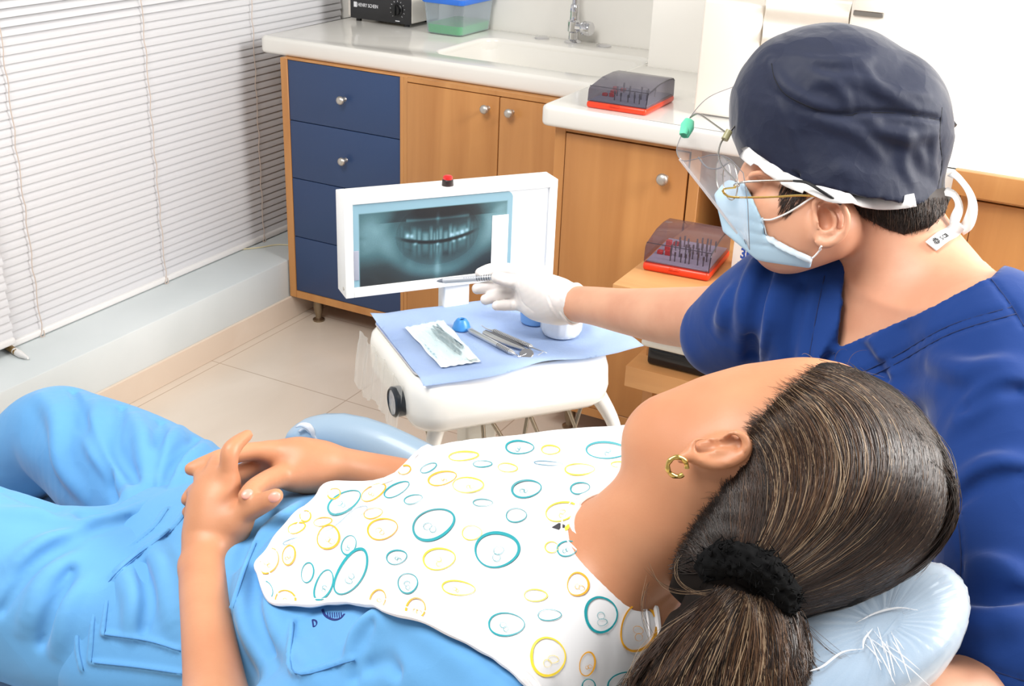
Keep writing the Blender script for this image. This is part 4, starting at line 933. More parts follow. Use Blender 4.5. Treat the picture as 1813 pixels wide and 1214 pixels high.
hand([  # far hand
    [(560, 822, 1.410, .024), (520, 808, 1.400, .021), (478, 801, 1.390, .0140)],
    [(560, 826, 1.412, .023), (520, 822, 1.407, .018), (474, 815, 1.404, .0130)],
    [(560, 832, 1.412, .021), (520, 835, 1.412, .015), (476, 830, 1.414, .0120)],
    [(545, 840, 1.400, .020), (518, 840, 1.384, .0185)]], 0.010, 0.02)
hand([[(480, 801, 1.390, .0128), (446, 799, 1.380, .0112), (402, 808, 1.366, .0108), (362, 821, 1.356, .0096), (338, 830, 1.350, .0078)],
      [(474, 815, 1.404, .012), (425, 838, 1.390, .0112), (372, 856, 1.371, .0105), (343, 872, 1.358, .0092), (332, 884, 1.352, .0080)],
      [(476, 830, 1.414, .011), (425, 860, 1.397, .0105), (366, 888, 1.377, .0095), (334, 906, 1.362, .0080)],
      [(516, 840, 1.384, .0165), (490, 845, 1.362, .0138), (461, 857, 1.316, .0114), (446, 868, 1.296, .0108), (435, 878, 1.285, .0088)]], 0.007)
for p, q_ in (((400, 806), (416, 794)), ((401, 801), (418, 790))): S.line([p, ((p[0]+q_[0])/2, (p[1]+q_[1])/2-1), q_], .0009, .0003, .001, '-')
for p, q_ in (((452, 850), (468, 863)), ((456, 847), (472, 859)), ((474, 877), (480, 892)), ((578, 798), (574, 846))): S.line([p, ((p[0]+q_[0])/2+1, (p[1]+q_[1])/2), q_], .0009, .0003, .001, '-')
body_o = S.mesh('body', SKIN, pat, 2)
PB = S
# nails
for u, v, dd, ax, w in ((438.5, 873.5, -.001, (-14, 12), 1), (485, 880.5, -.001, (11, -6), 1)):
    d = float(S.hit([(u, v)])[0]); P_ = Q(u, v, d); N = S.grad(P_[None])[0]; a = nrm(Q(u+ax[0], v+ax[1], d)-P_); b = nrm(np.cross(N, a)); a = np.cross(b, N)
    G = Field(P_-.012, P_+.012, .0006); G.ell(P_-N*.0022, (.0072, .0056, .0034), 0, R=[a, b, N]); G.mesh('fingernail', NAIL, pat, 1)
# ---------------------------------------------------------------- scrub trousers
h = 0.0032*PV
lo, hi = fbox([W2((.42, .68, .3)), W2((.42, 1.14, .5)), W2((.72, .6, .5)), W2((.72, 1.2, .8)), W2((1.5, .6, .5)), W2((1.5, 1.15, .8))], 0.03)
T = Field(lo, hi, h)
T.loft([st(1.22, .875, .615, .185, .082), st(1.30, .875, .622, .185, .088), st(1.40, .880, .635, .176, .090), st(1.50, .88, .652, .155, .088)], 0, axis=WX)
T.chain([Wp(1.36, .790, .622, .094), Wp(1.15, .765, .640, .100), Wp(.98, .755, .645, .088), Wp(.90, .755, .63, .080), Wp(.78, .755, .53, .072), Wp(.62, .755, .44, .062), Wp(.48, .755, .37, .056)], 0.05)
T.chain([Wp(1.36, .965, .624, .094), Wp(1.14, 1.015, .632, .094), Wp(.97, 1.045, .634, .080), Wp(.905, 1.055, .622, .074), Wp(.78, 1.06, .53, .068), Wp(.62, 1.06, .44, .060), Wp(.48, 1.06, .37, .055)], 0.05)
nz1 = noise3(3, 6, 14, 34); nz2 = noise3(4, 6, 40, 90)
T.ripple(lambda X, Y, Z: 0.006*nz1(X, Y*1.6, Z)+0.0022*nz2(X, Y, Z))
def folds(F, L, op='+', k=0.014):
    for r, lift, *uv in L: F.line(uv, r, lift+(0.0035 if op == '+' else -0.0008), k, op)
folds(T, [(.014, -.004, (60, 690), (100, 740), (110, 820), (150, 880)), (.012, -.003, (175, 710), (165, 780), (215, 850), (235, 890)), (.012, -.002, (240, 735), (255, 790), (262, 850)), (.011, -.002, (320, 757), (290, 800), (275, 860)),
          (.010, -.002, (380, 775), (330, 820), (300, 870)), (.013, -.003, (0, 905), (100, 915), (180, 930), (260, 900), (330, 868)), (.012, -.004, (20, 1000), (90, 960), (160, 950)), (.012, -.004, (40, 1110), (80, 1030), (140, 985)), (.010, -.003, (100, 1150), (120, 1080), (150, 1030))])
folds(T, [(.007, .001, (130, 690), (150, 760), (185, 830), (205, 885)), (.006, .001, (215, 720), (205, 790), (240, 850)), (.006, .001, (285, 745), (275, 800), (265, 860)), (.007, .001, (0, 1080), (40, 1020), (90, 975), (180, 930), (240, 915)), (.006, .001, (355, 765), (310, 815), (285, 865)), (.006, .0, (70, 1140), (100, 1060), (125, 1010))], '-', 0.012)
folds(T, [(.006, .001, (0, 860), (60, 885), (120, 902), (172, 908))], '-', 0.02)
trous = T.mesh('trousers', SCRUB, pat, 2)
for y_ in (.755, 1.06):
    bm = B(); rings = []
    for t_, w, l_ in ((0, .03, .03), (.03, .042, .05), (.09, .046, .062), (.16, .044, .055), (.21, .03, .04), (.225, .012, .02)): rings.append([(.435-.02*t_-.75*.05*math.sin(k*math.pi/6)-.0, y_+w*math.cos(k*math.pi/6), .30+t_+.06*0+l_*0.0+0.0) if False else (.43-l_*math.sin(k*math.pi/6)-.10*t_, y_+w*math.cos(k*math.pi/6), .305+t_) for k in range(12)])
    ringloft(bm, rings); obj('shoe', bm, mat('shoe_white', (225, 225, 225), .5), pat, auto=False)
# ---------------------------------------------------------------- scrub top
lo, hi = fbox([W2((1.2, .6, .5)), W2((1.2, 1.1, .8)), W2((2.0, .58, .6)), W2((2.0, 1.15, .95))], 0.03)
U = Field(lo, hi, 0.0027*PV)
torso(U, 0.010)
U.loft([st(1.235, .875, .622, .180, .086), st(1.30, .88, .630, .188, .094), st(1.40, .885, .638, .180, .098), st(1.50, .885, .656, .164, .102), st(1.60, .875, .680, .163, .107)], 0.03, axis=WX)
U.chain([Wp(1.87, .735, .795, .070), Wp(1.80, .700, .775, .070), Wp(1.715, .672, .735, .066), Wp(1.66, .665, .70, .062)], 0.03)
U.chain(QR([(540, 1120, 1.19, .045), (615, 1160, 1.14, .050), (700, 1180, 1.08, .055)]), 0.05)
U.chain(QR([(712, 1180, 1.035, .044), (800, 1205, 1.0, .048), (890, 1260, .98, .055)]), 0.010)
U.chain([Wp(1.87, 1.03, .80, .062), Wp(1.79, 1.065, .775, .055), Wp(1.72, 1.078, .745, .052)], 0.03)
U.ripple(lambda X, Y, Z: 0.0045*nz1(X*1.3, Y, Z)+0.002*nz2(X, Y, Z))
folds(U, [(.012, -.003, (215, 1010), (240, 1060), (235, 1120)), (.014, -.004, (270, 960), (300, 1030), (310, 1110)), (.010, -.003, (440, 985), (430, 1050), (445, 1120), (480, 1190)), (.012, -.004, (560, 905), (510, 950), (460, 1000)), (.009, -.002, (540, 890), (490, 930), (455, 960)),
          (.016, -.004, (628, 1190), (640, 1130), (690, 1100), (760, 1115), (850, 1190)), (.012, -.003, (470, 1060), (500, 1120), (560, 1200))])
folds(U, [(.006, .001, (480, 905), (440, 950), (420, 1000)), (.006, .001, (455, 1010), (450, 1080), (480, 1150)), (.006, .0, (622, 1200), (628, 1150), (650, 1105)), (.005, .001, (250, 1000), (262, 1060), (255, 1110)), (.006, .001, (700, 1190), (680, 1170), (650, 1180))], '-', 0.012)
# stitched hem, pocket outlines
STITCH = []
for L in ([(296, 900), (270, 935), (215, 980), (165, 1025), (143, 1085), (138, 1140), (146, 1185)], [(330, 905), (300, 940), (236, 985), (190, 1030), (168, 1085), (163, 1140), (160, 1170)],
          [(297, 939), (215, 1008), (194, 1045), (183, 1122)], [(183, 1122), (258, 1133), (318, 1151)], [(165, 1172), (240, 1180), (323, 1192)], [(518, 1100), (521, 1190), (626, 1167)], [(452, 960), (432, 1010), (412, 1075)]):
    U.line(L, .0032, .0012, .002, '+', taper=False); STITCH.append(L)
# the arm opening of the near sleeve and the neckline
UF = U.F.copy()
U.chain(QR([(1095, 985, 1.06, .056), (1200, 900, 1.01, .060)]), 0.012, '-', smooth=1)
top_o = U.mesh('scrub_top', SCRUB, pat, 2)
for L in STITCH:
    P_, N_ = over(U, [(u+1.5, v+1) for u, v in L], .0001); bm = B(); tube(bm, P_, .0006, 5); obj('seam', bm, mat('seam_blue', (78, 138, 196), .8), top_o, auto=False)
ALL = Field(lo, hi, 0.0027*PV); ALL.F = UF.copy()
# ---------------------------------------------------------------- bib lying over chest and shoulders
from mathutils.geometry import delaunay_2d_cdt
from mathutils.bvhtree import BVHTree
def top_z(xy, fields, zhi=1.05, zlo=0.45):
    xy = np.asarray(xy); Z = np.arange(zhi, zlo, -0.003); best = np.full(len(xy), np.nan)
    for F in fields:
        P_ = np.stack([np.repeat(xy[:, 0], len(Z)), np.repeat(xy[:, 1], len(Z)), np.tile(Z, len(xy))], -1); V_ = F.val((P_-CAM) @ RM.T).reshape(len(xy), len(Z))
        neg = V_ < 0; j = np.argmax(neg, 1); has = neg.any(1); jm = np.maximum(j-1, 0); r = np.arange(len(xy)); f = V_[r, jm]/(V_[r, jm]-V_[r, j]+1e-12)
        z = np.where(has, Z[jm]-f*0.003, np.nan); best = np.fmax(best, z)
    return best
# chest alone (no head) for the cloth to lie on
CH = Field(*fbox([W2((1.4, .55, .5)), W2((1.4, 1.2, 1.0)), W2((2.1, .55, .6)), W2((2.1, 1.2, 1.0))], .03), 0.005)
torso(CH, 0.012)
CH.chain([Wp(1.87, .735, .795, .072), Wp(1.80, .700, .775, .072), Wp(1.715, .672, .735, .068)], 0.04); CH.chain([Wp(1.87, 1.03, .80, .066), Wp(1.79, 1.065, .775, .060), Wp(1.72, 1.078, .745, .055)], 0.04)
CH.chain(QR([(1010, 1050, 1.12, .075), (1080, 1008, 1.07, .055)]), 0.05); CH.chain(QR([(1020, 950, 1.15, .05), (1000, 1120, 1.02, .055)]), 0.05)
CH.chain([(W2(ony(735, 838, 1.0)), .02), (W2(ony(800, 826, 1.01)), .021), (W2(ony(870, 816, 1.02)), .022), (W2(ony(1000, 804, 1.03)), .022), (W2(ony(1110, 794, 1.04)), .022)], 0.03)
near = [(735, 818), (690, 838), (640, 858), (595, 878), (560, 897), (520, 928), (488, 962), (466, 992), (457, 1018), (460, 1046), (478, 1066), (510, 1080), (550, 1088), (590, 1083), (630, 1085), (680, 1095), (740, 1113), (800, 1135), (850, 1158), (885, 1180), (915, 1204), (940, 1228)]
dn = np.fmin(CH.hit(near), ALL.hit(near)); px = np.array([P_ if not np.isnan(d) else (np.nan,)*3 for P_, d in ((to_world(Q(u, v, 0 if np.isnan(d) else d)), d) for (u, v), d in zip(near, dn))])
nk = [(1160, 1086), (1120, 1050), (1080, 1012), (1048, 985), (1024, 962), (1013, 938), (1022, 915), (1044, 890)]
dk = np.fmin(CH.hit(nk), ALL.hit(nk)); pk = np.array([to_world(Q(u, v, 1.05 if np.isnan(d) else d)) for (u, v), d in zip(nk, dk)])
outl = [tuple(p[:2]) for p in px if not np.isnan(p[0])]
outl += [(1.93, .665), (1.975, .70), (1.985, .75)]
outl += [tuple(p[:2]) for p in pk]
outl += [(1.905, .975), (1.935, 1.0), (1.94, 1.05), (1.88, 1.085), (1.78, 1.09), (1.68, 1.075), (1.60, 1.06)]
cl = np.array(crom([np.array(p) for p in outl], 4, True))
def inside(P_, poly):
    ins = np.zeros(len(P_), bool)
    for a, b in zip(poly, np.roll(poly, -1, 0)):
        c = (a[1] > P_[:, 1]) != (b[1] > P_[:, 1]); ins ^= c & (P_[:, 0] < a[0]+(P_[:, 1]-a[1])*(b[0]-a[0])/(b[1]-a[1]+1e-12))
    return ins
gx, gy = np.meshgrid(np.arange(1.4, 2.02, 0.0065), np.arange(.60, 1.12, 0.0065)); g = np.stack([gx.ravel(), gy.ravel()], -1); g = g[inside(g, cl)]
dmin = np.min(np.linalg.norm(g[:, None, :]-cl[None, :, :], axis=2), axis=1); g = g[dmin > 0.004]
vin = [Vector(p) for p in cl]+[Vector(p) for p in g]; nb = len(cl)
vo, eo, fo, *_ = delaunay_2d_cdt(vin, [(i, (i+1) % nb) for i in range(nb)], [], 1, 1e-6)
xy = np.array([[p.x, p.y] for p in vo]); z = top_z(xy, [CH, ALL]); z = np.where(np.isnan(z), np.nanmin(z), z)
E_b = np.array(list({tuple(sorted(e)) for e in eo})); deg = np.bincount(E_b.ravel(), minlength=len(xy))
zb = z.copy()
for _ in range(30):
    acc = np.zeros(len(xy)); np.add.at(acc, E_b[:, 0], zb[E_b[:, 1]]); np.add.at(acc, E_b[:, 1], zb[E_b[:, 0]]); zs_ = acc/np.maximum(deg, 1)
    zb = np.maximum(z, 0.4*zb+0.6*zs_)
# soft drape folds near the waist edge
fx = xy[:, 0]; fy = xy[:, 1]
zb = zb+0.0055+0.0030*np.clip((1.72-fx)/0.14, 0, 1)*np.sin((fy-0.55*(fx-1.5))*62)*np.clip((fx-1.47)/.05, 0.3, 1)+0.0012*np.sin(fx*40+fy*25)
bmx = B(); vv = [bmx.verts.new((a, b, c)) for a, b, c in zip(xy[:, 0], xy[:, 1], zb)]
for f in fo:
    try: bmx.faces.new([vv[i] for i in f])
    except Exception: pass
bmx.verts.index_update(); bmesh.ops.recalc_face_normals(bmx, faces=bmx.faces[:])
if sum(f.normal.z for f in bmx.faces) < 0: bmesh.ops.reverse_faces(bmx, faces=bmx.faces[:])
bvh = BVHTree.FromBMesh(bmx)
BIBM = mat('bib_satin', (233, 233, 235), 0.38, sheen=0.2); TEAL = mat('print_teal', (18, 150, 160), 0.45); YEL = mat('print_yellow', (248, 218, 62), 0.45); ORA = mat('print_orange', (242, 172, 38), 0.45); INK = mat('print_ink', (52, 50, 56), 0.5); THIN = mat('print_slate', (96, 148, 172), 0.5)
def onbib(u, v):
    d = ray(u, v); r = bvh.ray_cast(Vector(CAM), Vector(d/np.linalg.norm(d)))
    return None if r[0] is None else (np.array(r[0]), np.array(r[1]))
def ring(bm, cx, cy, rx, ry, ang, th, mi, a0=None, gap=None, sq=0.0):
    n = 56; prev = None; a0 = rng.uniform(0, 6.28) if a0 is None else a0; ca, sa = math.cos(math.radians(ang)), math.sin(math.radians(ang))
    for i in range(n+1):
        a = 2*math.pi*i/n
        if gap and gap[0] < math.degrees(a) % 360 < gap[1]: prev = None; continue
        w = th*(0.45+0.55*(0.5+0.5*math.cos(a-a0))); cur = []
        rr_ = 1+sq*math.cos(2*a+a0)*0.5+sq*0.6*math.cos(3*a)
        for s_ in (-0.5, 0.5):
            x = (rx*rr_+s_*w)*math.cos(a); y = (ry*rr_+s_*w)*math.sin(a); h_ = onbib(cx+x*ca-y*sa, cy+x*sa+y*ca); cur.append(h_)
        if None in cur: prev = None; continue
        cur = [bm.verts.new(p+nn*0.0010) for p, nn in cur]
        if prev:
            f = bm.faces.new((prev[0], prev[1], cur[1], cur[0])); f.material_index = mi
        prev = cur
RINGS = [  # centre, radii, tilt, weight, colour (1 teal, 2 yellow, 3 orange, 5 slate) measured on the printed cloth
 (720,428,86,57,-20,8,1),(975,530,86,70,-10,9,1),(360,340,74,36,-30,6,1),(390,620,50,100,32,8,1),(280,672,32,64,20,6,1),(572,288,56,22,-30,4,1),(380,512,28,40,20,4,1),(215,622,24,40,10,4,1),(573,560,41,28,-15,4,1),(617,665,40,39,-20,4,1),(1053,392,41,27,0,3,1),(918,342,40,14,0,2.5,1),(638,328,38,17,-15,3,1),(1093,286,60,33,-8,6,1),(1307,284,39,22,-10,4,1),(1413,130,81,33,0,6,1),(1066,118,57,25,0,5,1),(917,184,37,13,0,3,1),(700,200,34,15,-25,3,1),(1012,829,73,45,0,5,1),(1185,790,46,22,0,3,1),(1390,788,64,68,-10,8,1),(1258,525,43,29,-15,4,1),(1520,250,33,36,0,5,1),(320,415,84,19,-36,1.6,5),(420,378,36,17,-30,1.6,5),(52,690,22,34,-20,4,1),(1478,1060,66,40,-20,8,1),(1340,1075,26,30,0,5,1),(150,495,36,8,-20,2,5),(1180,183,58,8,4,2.5,5),(1412,342,25,15,0,4,1),
 (515,447,62,40,-15,5,3),(298,480,42,50,25,6,3),(478,300,54,26,-30,4,3),(755,242,58,26,-15,5,3),(275,418,36,17,-10,3,3),(477,384,38,20,-10,3,3),(170,442,35,20,-20,4,3),(60,575,36,54,20,4,3),(140,552,25,40,10,5,3),(125,732,40,40,0,6,3),(497,730,30,40,20,4,3),(648,768,38,42,15,6,3),(1298,668,41,46,15,6,3),(1540,840,68,98,15,9,3),(1335,985,30,48,12,5,3),(840,152,58,18,-5,5,2),(320,305,26,20,-20,4,3),(605,208,25,17,-20,4,3),(205,395,22,22,20,4,3),(1178,957,70,75,0,8,2),(505,215,20,10,-10,6,3),
 (858,270,60,32,0,4,2),(743,567,65,42,-10,5,2),(875,462,40,28,0,2.5,2),(1233,377,62,37,-15,5,2),(820,684,68,28,5,4,2),(1130,712,44,24,0,4,2),(1305,208,60,22,0,4,2),(1470,188,38,12,0,3,2),(1190,128,36,18,0,4,2),(1018,200,38,18,5,3,2),(1195,520,26,22,0,3,2)]
KX = 800/1813.0
bmr = B()
for i, (cx, cy, rx, ry, an, th, c) in enumerate(RINGS):
    u, v = 450+cx*KX, 740+cy*KX; ring(bmr, u, v, rx*KX, ry*KX, an, th*KX*1.45, c, sq=0.05 if rx > 30 else 0.0)
    if min(rx, ry) > 24 and th >= 4:
        a = rng.uniform(0, 6.28); e = min(rx, ry)*KX; ox, oy = 0.22*e*math.cos(a), 0.22*e*math.sin(a)
        bx, by = u+rx*KX*0.15*math.cos(a), v+ry*KX*0.25
        ring(bmr, bx+ox, by+oy, e*0.30, e*0.22, an, 0.95, c, sq=0.05); ring(bmr, bx-ox*0.9, by-oy*0.9, e*0.22, e*0.22, an, 0.9, c)
# small dark tab with a yellow star by the neckline
def patch(bm, pts, mi):
    hs = [onbib(u, v) for u, v in pts]
    if None in hs: return
    f = bm.faces.new([bm.verts.new(p+n*0.0006) for p, n in hs]); f.material_index = mi
patch(bmr, [(977, 934), (990, 926), (1001, 930), (1000, 935), (993, 934), (990, 938)], 4); patch(bmr, [(1000, 934), (1006, 928), (1010, 932), (1006, 938), (1001, 940)], 2)
bib = thing('dental_bib', 'white bib printed with teal and yellow ovals over the chest of the lying person', 'bib', (1.7, 0.87, 0.86))
bmp = bmx.copy(); bmesh.ops.solidify(bmx, geom=bmx.faces[:], thickness=0.0012)
cloth = obj('bib_cloth', bmx, BIBM, bib, auto=False)
me = bpy.data.meshes.new('printed_ovals'); bmr.to_mesh(me); bmr.free(); pr_ = link('printed_ovals', me, [BIBM, TEAL, YEL, ORA, INK, THIN], bib, True, 'teal, yellow and orange oval print'); tag(pr_, kind='stuff')
# piped hem
bp = np.array([[p.x, p.y] for p in vo]); ids = [int(np.argmin(np.hypot(bp[:, 0]-p[0], bp[:, 1]-p[1]))) for p in cl]
loop = [np.array((xy[i, 0], xy[i, 1], zb[i]+0.0006)) for i in ids]
bm = B(); tube(bm, loop, [0.0030+0.0004*math.sin(i*1.3) for i in range(len(loop))], 8, 2, True); obj('hem', bm, mat('bib_piping', (242, 238, 238), 0.35), bib)
cen = cl.mean(0); lp2 = []
for i, p in zip(ids, cl):
    prv, nxt = cl[(len(lp2)-2) % nb], cl[(len(lp2)+2) % nb]; tdir = nrm(nxt-prv); nn = np.array([-tdir[1], tdir[0]]); s_ = 1 if inside(np.array([p+nn*0.004]), cl)[0] else -1
    q_ = p+nn*s_*0.0095; r = bvh.ray_cast(Vector((q_[0], q_[1], 1.3)), Vector((0, 0, -1))); lp2.append(np.array(r[0])+np.array([0, 0, .0004]) if r[0] is not None else np.array((p[0], p[1], zb[i])))
bm = B(); tube(bm, lp2, 0.0009, 6, 2, True); obj('hem_seam', bm, MATS['bib_piping'], bib)
bmp.free()
# printed marks on the tunic just under the bib hem
shirt_bvh = BVHTree.FromPolygons([v.co for v in top_o.data.vertices], [p.vertices for p in top_o.data.polygons])
def onshirt(u, v):
    d = ray(u, v); r = shirt_bvh.ray_cast(Vector(CAM), Vector(d/np.linalg.norm(d))); return np.array(r[0])+np.array(r[1])*0.0005
NAVY = mat('print_navy', (24, 40, 110), 0.6)
bm = B(); tube(bm, [onshirt(555+6*math.cos(a), 1103+6*math.sin(a)) for a in np.linspace(-1.6, 1.6, 9)]+[onshirt(553, 1097)], 0.0012, 5, closed=True); tube(bm, [onshirt(571, 1079), onshirt(575, 1088), onshirt(583, 1094), onshirt(594, 1097), onshirt(604, 1094), onshirt(610, 1087)], 0.0016, 5, 3)
for k in range(7): tube(bm, [onshirt(580+4*k, 1084), onshirt(581+4*k, 1093)], 0.0009, 5)
obj('emblem_print', bm, NAVY, top_o, label='navy blue emblem print')
# ---------------------------------------------------------------- hair, scrunchie, earring
HB = mat('hair_mass', (22, 16, 13), 0.75, spec=0.15)
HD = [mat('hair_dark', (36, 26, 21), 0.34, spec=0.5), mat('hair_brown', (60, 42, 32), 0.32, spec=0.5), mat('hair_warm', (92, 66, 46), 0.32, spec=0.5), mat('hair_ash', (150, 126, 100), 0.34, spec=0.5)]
hl = [(1452, 640), (1440, 654), (1415, 676), (1385, 702), (1352, 732), (1332, 760), (1322, 785), (1316, 812), (1292, 842), (1268, 885), (1228, 935), (1200, 985), (1186, 1030), (1170, 1075), (1170, 1110), (1500, 1110), (1720, 1000), (1720, 640)]
lo, hi = fbox([Q(1150, 620, 1.12), Q(1730, 620, 1.12), Q(1150, 1130, .84), Q(1730, 1130, .84)], .01)
H = Field(lo, hi, 0.0026)
H.ell(Q(1457, 857, .985), (.101, .0985, .090), 0)
H.ell(Q(1350, 960, .965), (.070, .055, .060), 0.05)
H.chain(QR([(1215, 960, .985, .032), (1255, 985, .965, .040), (1310, 1020, .945, .040)]), 0.04)
H.ell(Q(1395, 745, .985), (.062, .048, .070), 0.03)
H.poly(hl, 0.7, 1.045, op='&')
fl = lambda X, Y, Z: 0.0005*np.sin(260*np.sqrt((X-Q(1320, 1030, .95)[0])**2*0.3+(Y-Q(1320, 1030, .95)[1])**2*2)+40*X)+0.0004*nz2(X, Y, Z)
H.ripple(fl)
hair = H.mesh('hair', HB, pat, 2)
def hair_paths(n, curve, F, off, m=18, wob=3.0, zfill=None):
    out = []; tones = []; R_ = []
    uvs = []
    for i in range(n): uvs.append(curve(i/n+rng.uniform(0, 1/n)))
    uv = np.array(uvs); ph = rng.uniform(0, 6.28, (n, 1)); tt = np.linspace(0, 1, m)[None, :]
    uv[:, :, 0] += wob*np.sin(tt*rng.uniform(2, 7, (n, 1))+ph)*np.sin(math.pi*np.clip(tt, 0, 1)*0.9+0.15); uv[:, :, 1] += wob*np.cos(tt*rng.uniform(2, 7, (n, 1))+ph*1.7)*np.sin(math.pi*tt*0.9+0.15)
    d = F.hit(uv.reshape(-1, 2)).reshape(n, m)
    keep = []
    for i in range(n):
        ok = ~np.isnan(d[i])
        if ok.sum() < m*0.5: continue
        d[i] = np.interp(np.arange(m), np.flatnonzero(ok), d[i][ok]); keep.append(i)
    uv, d = uv[keep], d[keep]; k5 = np.array([.2, .6, .2])
    d[:, 1:-1] = 0.25*d[:, :-2]+0.5*d[:, 1:-1]+0.25*d[:, 2:]
    d = d-off(len(keep))[:, None]
    P_ = np.stack([(uv[..., 0]-906.5)/FPX*d, (uv[..., 1]-607)/FPX*d, d], -1)
    return to_world(P_), np.array(keep)/n
def bez(a, b, c, d, m=18):
    t = np.linspace(0, 1, m)[:, None]; a, b, c, d = [np.array(p, float) for p in (a, b, c, d)]
    return a*(1-t)**3+3*b*t*(1-t)**2+3*c*t*t*(1-t)+d*t**3
ip = lambda s, pts: np.array([np.interp(s, [p[0] for p in pts], [p[1][k] for p in pts]) for k in (0, 1)])
def crown_curve(s):
    j = rng.normal(0, 1, 8)
    a = ip(s, [(0, (1190, 1010)), (.10, (1225, 938)), (.2, (1270, 884)), (.30, (1318, 806)), (.38, (1334, 760)), (.50, (1385, 703)), (.62, (1442, 656)), (.72, (1500, 655)), (.85, (1592, 708)), (1, (1662, 825))])
    b = ip(s, [(0, (1215, 1000)), (.2, (1285, 930)), (.30, (1335, 850)), (.5, (1455, 760)), (.62, (1590, 680)), (.8, (1712, 775)), (1, (1735, 900))])
    c = ip(s, [(0, (1240, 1000)), (.2, (1290, 965)), (.30, (1325, 925)), (.5, (1480, 890)), (.62, (1690, 890)), (.8, (1705, 985)), (1, (1690, 1050))])
    d = ip(s, [(0, (1262, 1000)), (.2, (1285, 995)), (.30, (1305, 1000)), (.5, (1345, 1015)), (.62, (1385, 1035)), (.8, (1405, 1062)), (1, (1400, 1085))])
    return bez(a+j[:2]*5, b+j[2:4]*14, c+j[4:6]*14, d+j[6:]*6)
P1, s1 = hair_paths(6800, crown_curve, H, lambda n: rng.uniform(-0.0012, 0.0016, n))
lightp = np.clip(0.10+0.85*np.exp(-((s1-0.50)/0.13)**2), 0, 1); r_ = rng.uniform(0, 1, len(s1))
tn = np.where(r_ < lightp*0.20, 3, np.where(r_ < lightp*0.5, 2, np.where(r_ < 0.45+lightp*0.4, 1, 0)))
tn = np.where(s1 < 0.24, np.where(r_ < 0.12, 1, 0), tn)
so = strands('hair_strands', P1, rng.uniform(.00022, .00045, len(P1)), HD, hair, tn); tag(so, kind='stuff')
# short hairs softening the hairline and the temple
def fringe(s):
    if .33 < s < .52: s = rng.uniform(.53, .6)
    a = ip(s, [(0, (1205, 975)), (.3, (1275, 878)), (.5, (1326, 770)), (.75, (1395, 694)), (1, (1448, 652))])+rng.normal(0, 4, 2)
    dr = ip(s, [(0, (-20, 12)), (.3, (-26, 6)), (.5, (-20, -6)), (.75, (-22, -10)), (1, (-20, -4))])*rng.uniform(0.2, 1.0)+rng.normal(0, 4, 2)
    return bez(a+np.array((16, 10)), a, a+dr*0.5+rng.normal(0, 3, 2), a+dr)
P2, s2 = hair_paths(520, fringe, S, lambda n: rng.uniform(0.0004, 0.0012, n), wob=1.0)
so = strands('hairline_strands', P2, np.full(len(P2), .00013), HD, hair, rng.integers(0, 2, len(P2))); tag(so, kind='stuff')
# flyaway hairs round the crown
fly = []
def Qw(u, v, d): return to_world(Q(u, v, d))
for i in range(90):
    t0 = rng.uniform(0, 1); a = ip(t0, [(0, (1500, 655)), (.3, (1600, 720)), (.6, (1660, 840)), (.85, (1665, 930)), (1, (1640, 985))]); dr = nrm(a-np.array((1455, 860))); tg = np.array((-dr[1], dr[0])); L_ = rng.uniform(25, 110)
    k = rng.uniform(4, 26 if t0 > .45 else 12); d0 = rng.uniform(.955, .995)
    q = bez(a-tg*L_*.5-dr*6, a-tg*L_*.2+dr*k, a+tg*L_*.35+dr*k*1.3, a+tg*L_*.9-dr*rng.uniform(-6, 14)); fly.append([Qw(u, v, d0) for u, v in q])
for (a, b, c, d) in (((1480, 652), (1472, 625), (1490, 612), (1500, 620)), ((1455, 652), (1440, 632), (1425, 620), (1420, 628)), ((1500, 655), (1500, 630), (1515, 618), (1535, 620)), ((1340, 668), (1336, 660), (1332, 656), (1326, 655)), ((1345, 666), (1340, 657), (1338, 655), (1332, 652)), ((1312, 684), (1308, 680), (1304, 677), (1300, 678)), ((1316, 683), (1312, 678), (1310, 675), (1306, 674))): fly.append([Qw(u, v, 1.0) for u, v in bez(a, b, c, d)])
so = strands('flyaway_strands', np.array(fly), rng.uniform(.00014, .00026, len(fly)), HD, hair, rng.integers(1, 4, len(fly))); tag(so, kind='stuff')
# ponytail fanning out below the scrunchie
PT = Field(*fbox([Q(1080, 1030, .9), Q(1480, 1030, .9), Q(1060, 1330, 1.0), Q(1480, 1330, .84)], .03), 0.003)
PT.chain(QR([(1318, 1030, .935, .026), (1292, 1085, .935, .030), (1245, 1160, .94, .034), (1205, 1250, .945, .038), (1185, 1330, .95, .04)]), 0.02)
PT.chain(QR([(1328, 1050, .93, .024), (1350, 1110, .925, .029), (1362, 1180, .92, .033), (1368, 1280, .92, .036)]), 0.03)
PT.chain(QR([(1300, 1100, .93, .03), (1285, 1200, .93, .04), (1280, 1300, .93, .04)]), 0.04)
PT.ripple(lambda X, Y, Z: 0.0020*np.sin(X*330+18*np.sin(Y*22))+0.0012*nz2(X, Y, Z))
pt = PT.mesh('ponytail', HB, pat, 1)
def tail_curve(s):
    j = rng.normal(0, 1, 8); a = ip(s, [(0, (1276, 1040)), (.5, (1325, 1060)), (1, (1392, 1066))])
    b = ip(s, [(0, (1215, 1090)), (.3, (1260, 1110)), (.6, (1350, 1120)), (1, (1430, 1095))]); c = ip(s, [(0, (1150, 1140)), (.3, (1200, 1190)), (.6, (1350, 1200)), (1, (1420, 1160))]); d = ip(s, [(0, (1095, 1250)), (.3, (1190, 1290)), (.6, (1330, 1300)), (.85, (1430, 1260)), (1, (1440, 1200))])
    return bez(a+j[:2]*4, b+j[2:4]*12, c+j[4:6]*16, d+j[6:]*16)
